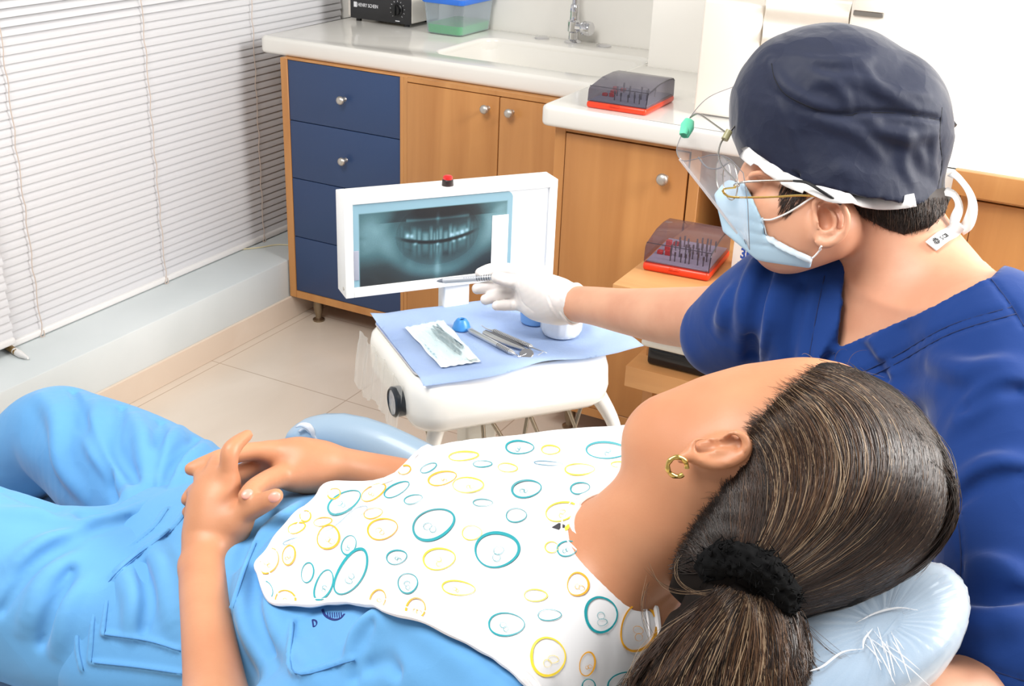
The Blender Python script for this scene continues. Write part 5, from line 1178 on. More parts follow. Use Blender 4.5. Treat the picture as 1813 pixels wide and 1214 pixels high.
P3, s3 = hair_paths(2600, tail_curve, PT, lambda n: rng.uniform(-0.001, 0.004, n), wob=5)
r_ = rng.uniform(0, 1, len(s3)); lp = np.exp(-((s3-0.5)/0.22)**2); tn = np.where(r_ < lp*0.28, 3, np.where(r_ < 0.2+lp*0.35, 2, np.where(r_ < .7, 1, 0)))
so = strands('ponytail_strands', P3, rng.uniform(.00022, .00046, len(P3)), HD, pt, tn); tag(so, kind='stuff')
wisps = []
for (a, b, c, d) in (((1395, 1075), (1440, 1120), (1470, 1160), (1500, 1165)), ((1380, 1080), (1420, 1160), (1460, 1195), (1500, 1190)), ((1270, 1050), (1200, 1050), (1190, 1010), (1200, 985)), ((1290, 1040), (1180, 1060), (1165, 1030), (1150, 1000)), ((1385, 1090), (1430, 1190), (1450, 1230), (1470, 1240)), ((1150, 1130), (1130, 1080), (1140, 1050), (1150, 1030)), ((1280, 1050), (1150, 1120), (1120, 1150), (1105, 1220))):
    for _ in range(5): j = rng.normal(0, 6, 8); wisps.append([Qw(u, v, .905) for u, v in bez(np.array(a)+j[:2], np.array(b)+j[2:4], np.array(c)+j[4:6], np.array(d)+j[6:])])
so = strands('loose_strands', np.array(wisps), np.full(len(wisps), .0002), HD, pt, rng.integers(1, 4, len(wisps))); tag(so, kind='stuff')
# scrunchie: gathered black towelling ring
BLK = mat('scrunchie_black', (9, 9, 10), 0.9, spec=0.15)
C_ = [(1262, 1000), (1290, 988), (1330, 998), (1365, 1022), (1385, 1055), (1360, 1075), (1310, 1062), (1272, 1035)]
SCR = Field(*fbox([Q(1230, 960, .95), Q(1420, 1100, .84)], .03), 0.0022)
SCR.chain([(Q(u, v, d), .0135) for (u, v), d in zip(C_+C_[:1], (.915, .900, .892, .892, .900, .930, .945, .935, .915))], 0)
SCR.ripple(lambda X, Y, Z: 0.0030*np.sin(X*520)*np.sin(Y*560+1)*np.sin(Z*500)+0.002*nz2(X*3, Y*3, Z*3))
sc_o = SCR.mesh('scrunchie', BLK, pat, 0)
V = np.array([v.co for v in sc_o.data.vertices]); N = np.array([v.normal for v in sc_o.data.vertices]); idx = rng.choice(len(V), 1500); tuft = []
for i in idx:
    k = rng.normal(0, .0035, (2, 3)); tuft.append([V[i], V[i]+N[i]*.002+k[0]*.5, V[i]+N[i]*.0045+k[0], V[i]+N[i]*.003+k[0]+k[1]])
so = strands('scrunchie_loops', np.array(tuft), np.full(len(tuft), .0007), BLK, sc_o); tag(so, kind='stuff')
# earring
de2 = float(S.hit([(1210, 815)])[0])-.004
bm = B(); pts = []
for k in range(40):
    a = 2*math.pi*k/40+0.9; pts.append(to_world(Q(1199+17*math.cos(a), 826+17*math.sin(a), de2-.003+0.004*math.cos(a-1))))
tube(bm, pts[:36], [0.0020+0.00025*math.sin(k*1.1) for k in range(36)], 10)
obj('hoop_earring', bm, mat('gold', (222, 190, 110), 0.25, 1.0), pat, label='gold twisted hoop earring')
# ================================================================== dental chair
UPH = mat('upholstery_blue_grey', (150, 173, 193), 0.38, spec=0.5, coat=0.2, bump=0.25, bscale=900, bdist=0.0004)
chair = thing('dental_chair', 'dental chair with blue grey padding carrying the lying person', 'dental chair', (1.45, 0.87, 0.0))
bm = B()
def pad(bm, secs, hw, mi=0):
    """padded slab swept along stations (x, top z, thickness, half width)"""
    rings = []
    for (x, z, th, w) in secs:
        ring_ = []
        for (yy, zz) in rrect(-w, -th, w, 0, min(th*0.45, 0.045), 5): ring_.append((x, 0.875+yy, z+zz))
        rings.append(ring_)
    ringloft(bm, rings, mi=mi)
pad(bm, [(0.38, .27, .04, .20), (0.42, .285, .07, .225), (0.62, .375, .08, .24), (0.80, .465, .085, .26), (0.90, .525, .09, .27), (1.0, .535, .09, .285), (1.2, .528, .09, .29), (1.3, .52, .09, .27), (1.44, .53, .09, .25), (1.47, .53, .05, .24)], 0); obj('seat_pad', bm, UPH, chair)
bm = B(); pad(bm, [(1.40, .515, .05, .20), (1.43, .53, .075, .225), (1.60, .575, .08, .23), (1.78, .63, .08, .225), (1.92, .675, .075, .20), (1.97, .69, .05, .17)], 0); obj('backrest_pad', bm, UPH, chair)
bm = B(); box(bm, (0.9, .70, .36), (1.6, 1.05, .44), 0.03, 3); box(bm, (1.05, .74, .06), (1.4, 1.0, .37), 0.03, 3); box(bm, (0.75, .60, 0.0), (1.75, 1.15, .06), 0.025, 3); obj('base', bm, ENAMEL, chair)
bm = B(); tube(bm, [(1.9, .875, .60), (2.0, .86, .68), (2.10, .84, .80), (2.11, .84, .855)], [.018, .016, .016, .016], 12, 5); obj('headrest_arm', bm, CHROME, chair)
# headrest cushion: rounded pad, its face leaning towards the back of the head
hp = at(1590, 1090, .94); hn = nrm(RM.T @ np.array([.02, -.72, -.69])); hp = np.array(hp)
def onpl(u, v, p, n): d = ray(u, v); return CAM+d*(((p-CAM) @ n)/(d @ n))
ol = [(1560, 990), (1610, 984), (1652, 980), (1690, 992), (1717, 1020), (1727, 1062), (1716, 1108), (1690, 1150), (1645, 1188), (1590, 1222), (1520, 1262), (1440, 1280), (1380, 1262), (1350, 1215), (1355, 1150), (1400, 1085), (1470, 1030)]
op_ = [onpl(u, v, hp, hn) for u, v in ol]; op_ = crom(op_, 5, True); cc = np.mean(op_, 0); rings = []
for sc_, hh in ((0.2, .006), (0.5, .005), (0.78, .002), (0.9, -.003), (0.965, -.010), (1.0, -.022), (0.985, -.038), (0.93, -.050), (0.8, -.056), (0.3, -.057)): rings.append([tuple(cc+(p-cc)*sc_+hn*hh) for p in op_])
bm = B(); ringloft(bm, rings); hr = obj('headrest', bm, UPH, chair, auto=False)
WRAP = mat('headrest_film', (240, 243, 246), 0.10, thin=(240, 244, 248), fmin=0.10, fmax=0.75, blend=0.3)
rings2 = []
for sc_, hh in ((0.2, .0085), (0.5, .0075), (0.78, .0045), (0.905, -.001), (0.985, -.010), (1.012, -.022), (0.99, -.040)): rings2.append([tuple(cc+(p-cc)*(sc_+0.004*math.sin(i*1.9+sc_*30))+hn*(hh+0.0012*math.sin(i*2.7+sc_*40))) for i, p in enumerate(op_)])
bm = B(); ringloft(bm, rings2, (True, False)); wr = obj('plastic_cover', bm, WRAP, hr, auto=False)
CR = mat('film_crease', (246, 246, 247), 0.15, thin=(246, 246, 248), fmin=0.45, fmax=0.95, blend=0.5)
def lift(u, v, h=.010): return onpl(u, v, hp+hn*h, hn)
crs = [[(1516, 1102), (1550, 1085), (1590, 1076), (1625, 1080)], [(1545, 1112), (1530, 1132), (1528, 1150)], [(1528, 1148), (1490, 1155), (1455, 1180), (1425, 1190)]]
for i in range(13):
    a = rng.uniform(0.5, 1.4); L_ = rng.uniform(35, 105); x0, y0 = 1530+rng.uniform(0, 60), 1112+rng.uniform(-6, 40); crs.append([(x0, y0), (x0+L_*math.cos(a)*.5, y0+L_*math.sin(a)*.45), (x0+L_*math.cos(a), y0+L_*math.sin(a))])
for k, c in enumerate(crs):
    bm = B(); n_ = len(c); pts = crom([lift(u, v, .0085) for u, v in c], 5); tube(bm, pts, [max(.00022, (0.0010 if k < 3 else 0.0005)*math.sin(math.pi*(i+.4)/(len(pts)+.3))) for i in range(len(pts))], 6); obj('wrinkle_glint', bm, CR, wr, auto=False)  # pale tubes stand for the white highlights on the crinkled film
# armrest beyond the far arm
AY = 1.125
up_ = [(519, 762), (525, 750), (540, 741), (565, 735), (600, 734), (640, 741), (680, 754), (720, 772), (760, 792), (800, 812), (840, 830)]; dn_ = [(520, 768), (530, 778), (560, 786), (590, 792), (620, 806), (660, 826), (700, 850), (740, 872), (780, 890), (820, 905), (850, 915)]
bm = B(); rings = []
for (a, b) in zip(up_, dn_):
    A_, B_ = ony(*a, AY), ony(*b, AY); c = (A_+B_)/2; hh = np.linalg.norm(A_-B_)/2; n_ = 14; d_ = nrm(A_-B_)
    rings.append([tuple(c+d_*hh*math.cos(t_)*(1.0)+np.array([0, .028*min(1, hh/.012), 0])*math.sin(t_)) for t_ in [2*math.pi*i/n_ for i in range(n_)]])
ringloft(bm, rings); arm = obj('armrest', bm, UPH, chair, auto=False)
bm = B(); pts = [ony(u, v, AY-.027) for u, v in ((524, 756), (534, 752), (545, 754), (552, 762), (556, 772), (566, 782))]; tube(bm, pts, [.001, .003, .0045, .004, .003, .001], 7, 3); tube(bm, [ony(u, v, AY-.027) for u, v in ((530, 764), (540, 758), (550, 766))], .002, 6, 3); obj('film_bunch', bm, CR, arm, auto=False)
bm = B(); e = ony(845, 872, AY); tube(bm, [e, e+np.array([.06, 0, -.06]), (1.72, 1.12, .62), (1.70, 1.05, .58)], .016, 10, 5); obj('armrest_bracket', bm, CHROME, chair)
# ================================================================== person in dark blue scrubs reaching to the light box
FSK = mat('skin_fair', (216, 162, 131), 0.45, spec=0.4, sss=0.08, var=(206, 148, 118), scale=16, bump=0.12, bscale=420, bdist=0.0006)
NAVYS = mat('scrub_royal_blue', (25, 60, 126), 0.8, spec=0.2, var=(22, 55, 119), scale=5, sheen=0.2, crumple=(0.16, 11), bump=0.10, bscale=700, bdist=0.0006)
CAPM = mat('cap_navy', (19, 28, 54), 0.62, spec=0.35, var=(17, 25, 49), scale=6, sheen=0.35, crumple=(0.24, 19), bump=0.12, bscale=600, bdist=0.0006)
BAND = mat('strap_white', (232, 230, 228), 0.6, bump=0.15, bscale=600, bdist=0.0005)
dn = thing('person', 'person in royal blue scrubs, navy cap and mask, pointing a pen at the film', 'person', (2.05, 1.32, 0.40))
SA = RM @ np.array([.853, -.522, 0]); FA = RM @ np.array([-.50, -.82, .10])
def sd(x, y, z, b, c): return (W2((x, y, z)), SA, b, FA, c)
def dtorso(F, o, k=0.0):
    F.loft([sd(2.115, 1.345, .46, .18+o, .12+o), sd(2.105, 1.34, .58, .170+o, .115+o), sd(2.09, 1.33, .72, .178+o, .118+o), sd(2.07, 1.32, .84, .188+o, .115+o), sd(2.055, 1.31, .93, .180+o, .098+o), sd(2.05, 1.31, .985, .13+o, .075+o), sd(2.05, 1.31, 1.02, .085+o, .06+o)], k, axis=RM @ np.array([-.11, -.06, .99]))
lo, hi = fbox([Q(830, 440, 2.0), Q(1500, 50, 1.5), Q(1760, 300, 1.2), Q(1240, 1370, .90), Q(1850, 700, 1.1), W2((2.1, 1.34, .45)), Q(1500, 60, 1.25), Q(1850, 1150, 1.0)], .03)
D = Field(lo, hi, 0.0030*PV)
dtorso(D, -.014)
# neck, skull, jaw, face
D.chain(QR([(1570, 400, 1.37, .062), (1612, 490, 1.365, .066), (1645, 590, 1.385, .068)]), 0.04)
D.chain(QR([(1640, 540, 1.37, .062), (1745, 590, 1.26, .062)]), 0.05); D.chain(QR([(1600, 545, 1.38, .055), (1440, 545, 1.45, .055)]), 0.05)
UPH_ = nrm((.14, -.93, -.34)); FWD = nrm((-.97, -.10, .08)); SID = np.cross(UPH_, FWD)
D.ell(Q(1502, 240, 1.37), (.100, .092, .076), 0.02)
D.ell(Q(1400, 362, 1.365), (.052, .074, .058), 0.035)
D.chain(QR([(1462, 418, 1.33, .025), (1420, 438, 1.335, .0225), (1385, 440, 1.36, .022), (1376, 435, 1.38, .021)]), 0.03)
D.chain(QR([(1470, 395, 1.325, .024), (1425, 395, 1.325, .026), (1375, 380, 1.335, .024)]), 0.03)
D.chain(QR([(1350, 296, 1.335, .013), (1336, 300, 1.365, .013), (1345, 294, 1.395, .013)]), 0.02)
D.chain(QR([(1322, 318, 1.368, .010), (1300, 350, 1.368, .011), (1290, 370, 1.368, .0125), (1308, 384, 1.368, .012)]), 0.012)
D.chain(QR([(1322, 405, 1.367, .012), (1324, 420, 1.367, .012)]), 0.014)
D.ell(Q(1331, 322, 1.325), (.012, .010, .010), 0.008, '-'); D.ell(Q(1337, 323, 1.332), (.0125, .0115, .0115), 0.002)
D.chain(QR([(1330, 310, 1.318, .004), (1345, 306, 1.308, .004), (1362, 310, 1.303, .004)]), 0.008)
# ear
de = float(D.hit([(1468, 395)])[0]); EE = lambda L: [(Q(u, v, de+dd), r) for u, v, dd, r in L]
D.ell(Q(1470, 392, de-.002), (.019, .029, .008), 0.008, R=[nrm((1, .25, 0)), nrm((-.25, 1, 0)), (0, 0, 1)])
D.chain(EE([(1444, 378, -.006, .0040), (1442, 362, -.008, .0042), (1450, 352, -.012, .0044), (1472, 353, -.015, .0046), (1490, 366, -.016, .0050), (1499, 386, -.016, .0052), (1495, 408, -.014, .0052), (1482, 424, -.012, .0052), (1464, 432, -.009, .0056), (1450, 428, -.006, .0052)]), 0.004)
D.chain(EE([(1470, 370, -.010, .0045), (1481, 386, -.012, .0046), (1478, 404, -.011, .0044), (1462, 413, -.009, .0042)]), 0.004)
D.chain(EE([(1446, 386, -.008, .0042), (1448, 396, -.008, .0046), (1454, 408, -.007, .004)]), 0.004)
D.chain(EE([(1458, 379, -.0065, .0072), (1461, 397, -.0065, .0075)]), 0.003, '-'); D.chain(EE([(1456, 362, -.0115, .0040), (1476, 364, -.0125, .0040), (1489, 384, -.0135, .0036), (1487, 402, -.012, .0034)]), 0.003, '-')
# arms
D.chain(QR([(1400, 545, 1.46, .058), (1335, 558, 1.52, .050), (1262, 562, 1.59, .0435), (1190, 560, 1.67, .0415), (1110, 551, 1.76, .0345), (1050, 541, 1.83, .0298), (1012, 537, 1.87, .0285), (975, 530, 1.89, .026), (935, 520, 1.92, .018)]), 0.02)
D.chain(QR([(1770, 650, 1.22, .058), (1800, 900, 1.14, .050), (1812, 1120, 1.08, .043), (1735, 1225, 1.01, .038), (1640, 1262, .98, .034)]), 0.02)
D.chain(QR([(1640, 1262, .98, .032), (1560, 1272, .965, .028), (1500, 1272, .955, .026), (1455, 1268, .955, .030), (1410, 1262, .96, .026)]), 0.02)
for c_ in ([(1425, 1240, .975, .015), (1370, 1232, .985, .0095), (1325, 1232, .985, .0085), (1290, 1240, .98, .0075)], [(1415, 1258, .965, .015), (1355, 1255, .97, .0098), (1305, 1258, .97, .0088), (1268, 1266, .967, .0078)], [(1412, 1275, .955, .015), (1352, 1280, .955, .0095), (1306, 1286, .955, .0085), (1272, 1296, .953, .0075)], [(1418, 1290, .945, .014), (1368, 1302, .942, .0085), (1332, 1312, .94, .0075), (1308, 1322, .94, .0068)], [(1470, 1245, .975, .017), (1440, 1215, .99, .0125), (1410, 1200, 1.0, .0105), (1385, 1196, 1.0, .009)]): D.chain(QR(c_), .008)
dbody = D.mesh('body', FSK, dn, 2)
# ---------------------------------------------------------------- scrub top with V neck
V_ = Field(*fbox([Q(1230, 420, 1.65), Q(1230, 800, 1.4), Q(1900, 420, 1.1), Q(1900, 1300, .95), W2((2.1, 1.34, .45)), Q(1700, 380, 1.5), Q(1250, 1000, 1.5)], .03), 0.0032*PV)
dtorso(V_, .010)
V_.chain(QR([(1640, 545, 1.37, .074), (1750, 590, 1.25, .074)]), 0.05); V_.chain(QR([(1600, 550, 1.38, .062), (1440, 545, 1.45, .066)]), 0.05)
V_.chain(QR([(1430, 535, 1.45, .088), (1350, 556, 1.50, .074), (1283, 590, 1.555, .058)]), 0.04)
V_.chain(QR([(1770, 640, 1.215, .078), (1800, 850, 1.135, .076), (1815, 1070, 1.07, .076), (1800, 1160, 1.04, .074)]), 0.03)
nv1 = noise3(11, 6, 10, 26); nv2 = noise3(12, 7, 40, 100)
V_.ripple(lambda X, Y, Z: 0.006*nv1(X, Y, Z)+0.0022*nv2(X, Y, Z))
sl_, X_, Y_, Z_ = V_.sub(*fbox([Q(1440, 500, 1.20), Q(1800, 500, 1.45), Q(1440, 900, 1.45), Q(1800, 900, 1.15)], 0))
X_, Y_, Z_ = np.broadcast_arrays(X_, Y_, Z_); u_, v_ = X_/Z_*FPX+906.5, Y_/Z_*FPX+607.0
V_.F[sl_] = np.where((u_ > 1440) & (v_ > 500) & (v_ < 900), np.minimum(V_.F[sl_], D.val(np.stack([X_, Y_, Z_], -1))-.006), V_.F[sl_])
folds(V_, [(.014, -.004, (1345, 450), (1325, 520), (1310, 590)), (.012, -.003, (1385, 480), (1362, 560), (1350, 640)), (.012, -.003, (1300, 510), (1275, 580)), (.014, -.004, (1480, 760), (1560, 720), (1660, 690)), (.014, -.004, (1700, 850), (1760, 830), (1813, 828)), (.013, -.003, (1690, 760), (1750, 700), (1813, 660)), (.012, -.003, (1700, 1090), (1760, 1100), (1813, 1085)), (.012, -.003, (1715, 1000), (1770, 1010), (1813, 1030)), (.012, -.003, (1650, 640), (1720, 660), (1790, 640))])
folds(V_, [(.007, .001, (1362, 470), (1340, 560), (1332, 640)), (.008, .001, (1330, 600), (1330, 650), (1318, 690)), (.006, .001, (1690, 890), (1745, 850), (1813, 838)), (.006, .001, (1700, 720), (1760, 690), (1813, 690)), (.006, .001, (1700, 1050), (1760, 1060), (1813, 1050)), (.006, .001, (1420, 500), (1400, 600), (1395, 650))], '-', 0.012)
# neck opening: overlapping band, seams
V_.poly([(1494, 500), (1484, 560), (1479, 622), (1560, 588), (1640, 553), (1700, 522), (1752, 494), (1776, 470), (1778, 440), (1750, 395), (1700, 360), (1600, 330), (1500, 440)], 1.02, 1.375, 0.002)
SEAMS = []
for L, r in (([(1480, 622), (1560, 588), (1640, 553), (1700, 522), (1754, 494)], .0030), ([(1491, 520), (1484, 560), (1478, 624)], .0030)):
    V_.line(L, r, .0006, .003, '+', taper=False)
for L in ([(1460, 488), (1445, 560), (1432, 636), (1428, 660)], [(1500, 672), (1582, 632), (1680, 577), (1792, 543)], [(1505, 684), (1588, 643), (1685, 590), (1800, 555)], [(1478, 624), (1455, 640), (1440, 655)], [(1755, 494), (1790, 540), (1813, 578)], [(1694, 892), (1702, 1000), (1690, 1100)], [(1672, 1150), (1740, 1180), (1813, 1205)]):
    V_.line(L, .0030, .0002, .0025, '-', taper=False); SEAMS.append(L)
# sleeve mouth
V_.chain(QR([(1225, 575, 1.64, .056), (1268, 580, 1.58, .047), (1300, 575, 1.54, .044)]), 0.004, '-', smooth=1)
V_.half(Q(1252, 590, 1.585), nrm(Q(1190, 560, 1.67)-Q(1335, 558, 1.52))*np.array([1, .35, .9]), 0.003)
dtop = V_.mesh('scrub_top', NAVYS, dn, 2)
for L in SEAMS:
    P_, N_ = over(V_, L, .0002); bm = B(); tube(bm, P_, .00075, 6); obj('seam', bm, mat('seam_navy', (16, 40, 92), .8), dtop, auto=False)
# trousers to the stool
K = Field(*fbox([W2((1.7, .95, .06)), W2((2.4, 1.6, .6)), W2((1.7, 1.6, .06)), W2((2.4, .95, .6))], .04), 0.006)
K.loft([sd(2.12, 1.36, .36, .19, .14), sd(2.115, 1.35, .48, .185, .13)], 0, axis=RM @ np.array([0, 0, 1.0])); K.chain([Wp(2.03, 1.36, .44, .095), Wp(1.86, 1.17, .46, .085), Wp(1.80, 1.09, .44, .07), Wp(1.80, 1.1, .12, .052)], .04); K.chain([Wp(2.2, 1.28, .44, .095), Wp(2.1, 1.1, .46, .085), Wp(2.07, 1.03, .44, .07), Wp(2.07, 1.04, .12, .052)], .04)
K.mesh('scrub_trousers', NAVYS, dn, 1)
def shoe(p, dx, dy, m, par):
    L_ = nrm((dx, dy, 0)); bm = B(); rings = []
    for t_, w, hgt in ((-.07, .024, .05), (-.06, .034, .075), (0, .038, .09), (.07, .042, .065), (.13, .044, .048), (.17, .034, .036), (.185, .014, .02)):
        s_ = np.array([-L_[1], L_[0], 0]); rings.append([tuple(np.array(p)+L_*t_+s_*w*math.cos(k*math.pi/6)+np.array([0, 0, hgt*(.5+.5*math.sin(k*math.pi/6))])) for k in range(12)])
    ringloft(bm, rings); return obj('shoe', bm, m, par, auto=False)
WSH = mat('shoe_white', (225, 225, 225), .5)
shoe((1.80, 1.1, 0.002), -.5, -.85, WSH, dn); shoe((2.07, 1.04, 0.002), -.4, -.9, WSH, dn)
st_ = thing('stool', 'round stool under the person in royal blue scrubs', 'stool', (2.12, 1.37, 0)); bm = B(); lathe(bm, [(0, .28), (.18, .28), (.2, .30), (.2, .33), (.18, .345), (0, .345)], Matrix.Translation((2.12, 1.37, 0)), 30, cap=False); obj('seat', bm, UPH, st_)
bm = B(); lathe(bm, [(.028, .03), (.028, .28)], Matrix.Translation((2.12, 1.37, 0)), 16); lathe(bm, [(.24, .0), (.24, .02), (.04, .04)], Matrix.Translation((2.12, 1.37, 0)), 24); obj('pedestal', bm, CHROME, st_)
# ---------------------------------------------------------------- short hair, cap, strap
DH = mat('hair_short_dark', (44, 33, 28), 0.5, spec=0.3)
Rh = Field(*fbox([Q(1370, 290, 1.5), Q(1700, 430, 1.2), Q(1370, 430, 1.25), Q(1700, 290, 1.5)], .02), .0028)
Rh.ell(Q(1506, 250, 1.37), (.1025, .094, .0785), 0); Rh.chain(QR([(1560, 370, 1.365, .0645), (1590, 400, 1.365, .066)]), .03)
Rh.poly([(1498, 340), (1690, 330), (1684, 350), (1672, 375), (1648, 402), (1600, 416), (1565, 404), (1535, 388), (1512, 366)], 1.1, 1.5, op='&')
hb = Rh.mesh('hair', DH, dn, 1)
def sideburn(s):
    u = 1384+46*rng.uniform(0, 1); v = 322+rng.uniform(0, 1)*np.interp(u, [1384, 1395, 1415, 1432], [46, 56, 36, 22]); L_ = rng.uniform(9, 18)
    return bez((u, v), (u-2, v+L_*.3), (u-5, v+L_*.7), (u-L_*.55, v+L_), 8)
P5, s5 = hair_paths(420, sideburn, D, lambda n: rng.uniform(.0004, .0012, n), m=8, wob=.6)
so = strands('sideburn_strands', P5, np.full(len(P5), .00024), [DH, HD[0]], dn, rng.integers(0, 2, len(P5))); tag(so, kind='stuff')
def nape(s):
    u = 1505+172*s+rng.normal(0, 5); v = 352+rng.uniform(0, 1)*np.interp(s, [0, .3, .6, .85, 1], [14, 36, 50, 40, 14]); L_ = rng.uniform(8, 20)
    return bez((u, v-4), (u+1, v+L_*.3), (u+L_*.1-(.5-s)*4, v+L_*.7), (u+rng.normal(0, 2)-(s-.5)*8, v+L_), 8)
P4, s4 = hair_paths(1500, nape, Rh, lambda n: rng.uniform(0, .0016, n), m=8, wob=.6)
so = strands('hair_strands', P4, np.full(len(P4), .00026), [DH, mat('hair_short_brown', (84, 62, 48), .45), HD[0]], hb, rng.choice([0, 0, 1, 2], len(P4))); tag(so, kind='stuff')
G = Field(*fbox([Q(1270, 40, 1.5), Q(1710, 40, 1.5), Q(1270, 380, 1.22), Q(1710, 380, 1.22)], .02), .0026*PV)
pn = nrm((-.165, .92, .345)); ca1 = nrm((.985, .17, 0)); ca2 = nrm(np.cross(ca1, pn))
G.ell(Q(1488, 212, 1.37), (.1165, .0975, .089), 0, R=[ca1, nrm((-.17, .985, 0)), (0, 0, 1)])
G.ell(Q(1462, 168, 1.36), (.084, .074, .076), .04); G.ell(Q(1590, 220, 1.36), (.050, .064, .070), .04); G.ell(Q(1388, 198, 1.375), (.050, .068, .068), .04)
G.loft([(Q(1488, 215, 1.37), ca1, .1155, ca2, .088), (Q(1496, 285, 1.365), ca1, .1140, ca2, .0865), (Q(1506, 350, 1.36), ca1, .1085, ca2, .082), (Q(1510, 390, 1.355), ca1, .106, ca2, .08)], .02, axis=pn)
nc = noise3(21, 8, 30, 90); nc0 = noise3(22, 5, 14, 30); nc2 = noise3(23, 4, 50, 110); nc3 = noise3(24, 4, 40, 90)
G.ripple(lambda X, Y, Z: 0.0030*nc0(X, Y, Z)+0.0020*nc(X, Y, Z)-0.0016*np.abs(nc2(X, Y, Z))-0.0016*np.abs(nc3(X, Y, Z)))
p0 = Q(1500, 345, 1.29)
G.half(p0, pn, .006)
G.line([(1366, 112), (1372, 140), (1392, 168), (1440, 192), (1480, 202), (1508, 204), (1520, 200), (1580, 200), (1630, 206), (1662, 212)], .0042, .0004, .003, '-', taper=False)
G.line([(1362, 106), (1375, 135), (1396, 160), (1440, 183), (1480, 193)], .006, .0, .008, '+')
for L in ([(1400, 100), (1460, 110), (1540, 105)], [(1440, 150), (1500, 140), (1570, 160), (1640, 170)], [(1420, 120), (1480, 150), (1500, 185)], [(1530, 120), (1560, 160), (1620, 190)], [(1450, 215), (1520, 240), (1560, 280)], [(1580, 230), (1620, 260), (1640, 300)], [(1540, 215), (1580, 240), (1650, 240)], [(1610, 240), (1600, 290), (1620, 330)], [(1380, 180), (1400, 230), (1420, 290)], [(1660, 230), (1650, 280), (1660, 320)]):
    G.line(L, .0040, -.0022, .010, '+')
G.line([(1668, 190), (1664, 240), (1668, 290), (1660, 335)], .0016, .0004, .0015, '-', taper=False)

G.chain(QR([(1488, 302, 1.2930, .0075), (1502, 312, 1.2928, .0075)]), .012)
cap_o = G.mesh('surgical_cap', CAPM, dn, 1)
for L in ([(1366, 112), (1372, 140), (1392, 168), (1440, 192), (1480, 202), (1508, 204), (1520, 200), (1580, 200), (1630, 206), (1662, 212)], [(1668, 190), (1664, 240), (1668, 290), (1660, 335)]):
    P_, N_ = over(G, L, -.0004); bm = B(); tube(bm, P_, .0008, 6); obj('seam', bm, mat('seam_black', (8, 10, 20), .8), cap_o, auto=False)
def bandpath(uv, w, name, m, F, lift=.002, parent=dn, th=.0012, label=None):
    P_, N_ = over(F, uv, lift); bm = B(); ribbon(bm, P_, N_, w, th); return obj(name, bm, m, parent, label=label, auto=False)
BF = Field(D.lo, D.lo+(D.n-1)*D.h, D.h); BF.n = np.array(D.F.shape); BF.F = D.F-0.004
shield = thing('face_shield', 'clear plastic face shield with green clip and white headband on the man in blue', 'face shield', tuple(to_world(Q(1290, 330, 1.35))))
shield['label'] = 'clear face shield with green clip and white strap, worn under the navy cap'
bq = np.array(crom([np.array(p, float) for p in [(1298, 244), (1312, 263), (1345, 291), (1397, 323), (1455, 344), (1520, 358), (1582, 361), (1618, 356)]], 6)); bd = np.fmin(np.fmin(BF.hit(bq), Rh.hit(bq)-.0005), np.where(np.arange(len(bq)) > 3, G.hit(bq)-.0005, np.nan))
bd = np.minimum(np.convolve(np.pad(bd, 3, 'edge'), np.ones(7)/7, 'valid'), bd+.001); P_ = np.array([Q(u, v, z) for (u, v), z in zip(bq, bd)]); N_ = BF.grad(P_); N_[:, :] = [nrm(n_) for n_ in N_]; P_ = to_world(P_+N_*.0035); N_ = N_ @ RM; bm = B(); ribbon(bm, P_, N_, .0150, .0012); obj('headband', bm, BAND, shield, auto=False)
# clear visor: sheet curved round the face, narrowing to its lower tip
VIS = mat('visor_clear', (246, 246, 248), 0.04, thin=(247, 247, 249), fmin=0.035, fmax=0.75, blend=0.18)
top = [(1316, 306, 1.275), (1290, 280, 1.285), (1262, 274, 1.295), (1233, 281, 1.31), (1208, 284, 1.33), (1198, 266, 1.36), (1207, 238, 1.39), (1223, 206, 1.42), (1255, 172, 1.46), (1308, 150, 1.50)]
bot = [(1327, 442, 1.30), (1322, 428, 1.31), (1318, 424, 1.32), (1318, 426, 1.33), (1322, 434, 1.345), (1327, 441, 1.365), (1331, 436, 1.39), (1335, 425, 1.42), (1342, 410, 1.46), (1350, 400, 1.50)]
tp = crom([Q(*p) for p in top], 6); bt = crom([Q(*p) for p in bot], 6); bm = B(); rows = []
for s_ in np.linspace(0, 1, 12): rows.append([bm.verts.new(to_world(a*(1-s_)+b*s_)) for a, b in zip(tp, bt)])
for a, b in zip(rows, rows[1:]):
    for i in range(len(a)-1): bm.faces.new((a[i], a[i+1], b[i+1], b[i]))
vz = obj('visor', bm, VIS, shield, auto=False)
EDG = mat('visor_edge', (150, 148, 152), 0.15, thin=(190, 188, 192), fmin=.5, fmax=.9)
bm = B(); tube(bm, [to_world(p) for p in tp], .0005, 5); tube(bm, [to_world(p) for p in bt], .0005, 5); tube(bm, [to_world(Q(1316, 306, 1.275)), to_world(Q(1324, 360, 1.28)), to_world(Q(1327, 442, 1.30))], .0005, 5); obj('visor_edge', bm, EDG, vz)
bm = B(); tube(bm, [to_world(Q(u, v, d)) for u, v, d in ((1203, 281, 1.335), (1262, 356, 1.34), (1327, 441, 1.345))], .0016, 6); obj('visor_glint', bm, mat('visor_glint_white', (245, 240, 238), .05, thin=(246, 240, 238), fmin=.55, fmax=.95), vz)  # whitish tube paints the bright reflection along the visor's curved front
GRN = mat('clip_green', (104, 206, 168), 0.35)
